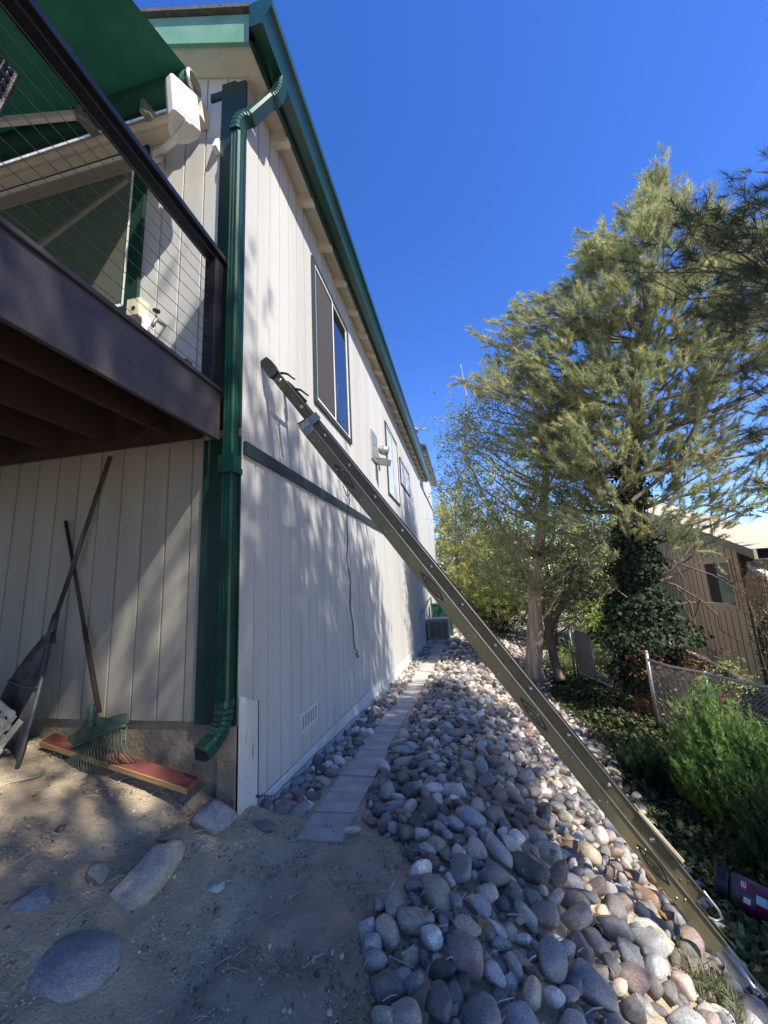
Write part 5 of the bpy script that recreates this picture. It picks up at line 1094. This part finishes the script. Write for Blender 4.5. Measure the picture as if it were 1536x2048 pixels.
# ------------------------------------------------------------ the near pines that shade this side of the house
def sunhit(Q):
    """where the sunlight passing a point of a crown lands: 0 side wall, 1 front wall, 2 deck rim, 3 ground"""
    n = len(Q); kind = np.full(n, -1); hit = np.zeros((n, 3)); d = -np.array(SUN); prev = Q.copy(); live = np.ones(n, bool)
    for t in np.arange(.1, 22, .1):
        p = Q+d*t; w_ = live&(p[:,0] < XW)&(p[:,1] > YF)
        fr_ = w_&(prev[:,1] <= YF); rim = live&(p[:,0] < DXE)&(p[:,1] < 2.3)&(p[:,2] > DB)&(p[:,2] < DT+.05); gd = live&(p[:,2] < H(p[:,0], p[:,1]))
        for m_, k in ((w_&~fr_, 0), (fr_, 1), (rim, 2), (gd, 3)):
            m_ = m_&live; kind[m_] = k; hit[m_] = p[m_]; live &= ~m_
        prev = p
    return kind, hit
def shade_wanted(Q):
    kind, h = sunhit(Q); x, y, z = h.T; o = np.full(len(Q), .5)
    zb = np.interp(y, [2.4,3.4,5.3,6.2,7.0,7.6,8.4], [1.75,1.9,2.2,2.0,1.5,.6,-2.2])
    f = np.clip((z-zb)/.9+.5, 0, 1); s = .93*(1-f)+.16*f; s = np.where(y > 8, np.where(z > 2.4, .10, .32), s); s = np.where(z > 4.3, .2, s); o = np.where(kind == 0, s, o)
    o = np.where(kind == 1, np.where(z > 1.4, np.where(z > 2.6, .22, .6), np.where((x > -3.1)&(x < -1.75), .08, .6)), o)
    rimlit = np.minimum(abs(y-1.0)/.22, abs(y-1.85)/.12) < 1; o = np.where(kind == 2, np.where(rimlit, .3, .93), o)
    g = np.full(len(Q), .88)
    l = np.interp(y, [1.5,2.27,3.28,3.98,5.16,6.66,8,10], [.30,.22,.22,.18,.08,-.1,-.5,-1.3]); r = np.interp(y, [1.5,2.85,3.54,4.5,6,8.3,11], [1.1,1.25,1.5,1.55,1.55,1.5,2.6])
    g = np.where(x < l, .94, np.where(x < r, .03, .80)); g = np.where((x < -.85)&(y > 5.2), np.where(y > 6.2, .2, .5), g)
    g = np.where((x+.32)**2+(y-2.16)**2 < .05, .15, g); g = np.where((x < -1.6)&(y > 1.5)&(y < 2.5), .22, g)
    g = np.where((x > r)&(y > 8.5), .35, g); g = np.where((x > 1.2)&(x < 2.5)&(y > 5.1)&(y < 6.9), .06, g); g = np.where(y > 12, .3, g); g = np.where((x > 3.4)&(y > 3.2), .75, g)
    return np.where(kind == 3, g, o), kind
def inframe(Q):
    q = Q@np.array([list(cr), list(cu), list(fw)]).T; z = np.where(q[:,2] > .05, q[:,2], 1e9); px = 768+770*q[:,0]/z; py_ = 1024-770*q[:,1]/z
    return (q[:,2] > .05)&(px > -30)&(px < 1566)&(py_ > -30)&(py_ < 2080), px, py_
def nearpine(loc, pts, rad, ells, n, label, seed, extra=None, pal=None):
    t = thing('shade_pine', loc, label, 'tree'); g = np.random.default_rng(seed); Q = []
    for (c, rr, share) in ells:
        q = g.normal(size=(int(n*share), 3)); q /= np.linalg.norm(q, axis=1)[:, None]; q *= g.random((len(q), 1))**.4; Q.append(np.array(c)+q*np.array(rr))
    Q = np.concatenate(Q); vis, _, _ = inframe(Q); want, kind = shade_wanted(Q)
    near = np.zeros(len(Q), bool)
    for dx, dz in ((.35,0),(-.35,0),(-.8,0),(0,.35),(0,-.35),(-.6,.5),(-.6,-.5)): near |= inframe(Q+np.array([dx,0,dz]))[0]
    keep = ~vis&~near&(g.random(len(Q)) < np.clip(-np.log(1-np.clip(want, 0, .97))/2.9, 0, 1)); C = Q[keep]
    tm = trunkmesh(pts, rad); limbs(tm, (pts,), C, .35, .020, 6, 1.4, .0022)
    ax_ = interp_axis(pts); P, D = shoots(C, ax_, 4, .5, .2); V, F, T = needles(P, D, 24, .15, .013, .6, pal)
    if extra is not None:
        limbs(tm, (pts,), extra, .15, .022, 7, .9, .005); P2, D2 = shoots(extra, ax_, 3, .35, .10); V2, F2, T2 = needles(P2, D2, 46, .14, .0042, .62, pal)
        F = np.concatenate([F, F2+len(V)]); V = np.concatenate([V, V2]); T = np.concatenate([T, T2])
    tm.build('trunk', M['bark'], t, True); npmesh('crown', V, F, M['needle'], t, T); return t
DK = [(.05,.085,.04),(.07,.105,.05),(.045,.075,.045),(.08,.11,.05)]
g_ = np.random.default_rng(3); E1 = []
for (a, b, sa, sb, n_) in ((.80,.92,.035,.035,10),(.82,.82,.06,.05,22),(.79,.70,.08,.06,24),(.76,.60,.07,.05,16),(.66,.845,.02,.02,4),(.56,.77,.03,.02,4),(.63,.77,.03,.02,5),(.70,.62,.03,.03,8),(.71,.33,.03,.03,7),(.75,.45,.04,.04,8),(.69,.18,.03,.04,5)):
    for _ in range(n_): Y = g_.uniform(3.4, 4.3); E1.append(((a+g_.normal()*sa)*Y, Y, (b+g_.normal()*sb)*Y))
E1 = np.array(E1)
nearpine((7.2,4.8,-2.8), [(7.2,4.8,-3.0),(7.2,4.75,0),(7.1,4.6,3),(6.9,4.4,6),(6.7,4.1,9.3)], [.2,.18,.14,.09,.02], [((5.2,1.6,4.2),(2.7,2.7,5.0),.75),((6.3,3.6,2.6),(1.9,1.6,3.6),.25)], 5200,
    'dark near pine reaching in from the right with long shaded needles', 41, E1, DK)
nearpine((5.2,-2.2,-2.2), [(5.2,-2.2,-2.4),(5.2,-2.2,2),(5.1,-2.2,6),(5.0,-2.2,10.5)], [.22,.18,.12,.02], [((4.7,-2.2,5.4),(3.2,3.0,5.2),1)], 5200,
    'pine standing out of view behind the photographer that shades the dirt', 42, None, DK)

# unseen hedge and leafy tree, added to keep sky light out from under the deck
hg = thing('light_block_hedge', (-4.6, -4.2, -1.2), 'added evergreen hedge, out of view, blocking sky light under the deck', 'hedge')
n = 9000; P = np.stack([RNG.uniform(-9.5, -1.2, n), RNG.uniform(-4.9, -3.9, n), RNG.random(n)], 1); gz = H(P[:,0], P[:,1]); P[:,2] = gz-.05+P[:,2]*(1.0-gz+.15*np.sin(P[:,0]*5))
V, F = leafquads(P, randn(n, .2), RNG.uniform(.06, .11, n), .7); npmesh('foliage', V, F, M['leaf'], hg, tints(n, [(.035,.06,.025),(.05,.08,.03)], 4))
mb = MB()
for k in range(12): mb.tube([(-9.2+k*.7, -4.4, Hs(-9.2+k*.7,-4.4)-.1), (-9.1+k*.7, -4.45, .4)], [.05,.02], 6)
mb.build('stems', M['bark'], hg)
shrub('light_block_tree', (-3.8,-7.5,-1.3), 3.0, 2.0, 8.0, 200, [(.05,.085,.03),(.065,.10,.04)], 'added leafy tree, out of view, cutting sky light behind the deck hedge', .14, 14, cat='tree', L=.8, seed=52)  # extra unseen foliage that dims the light reaching the under-deck wall
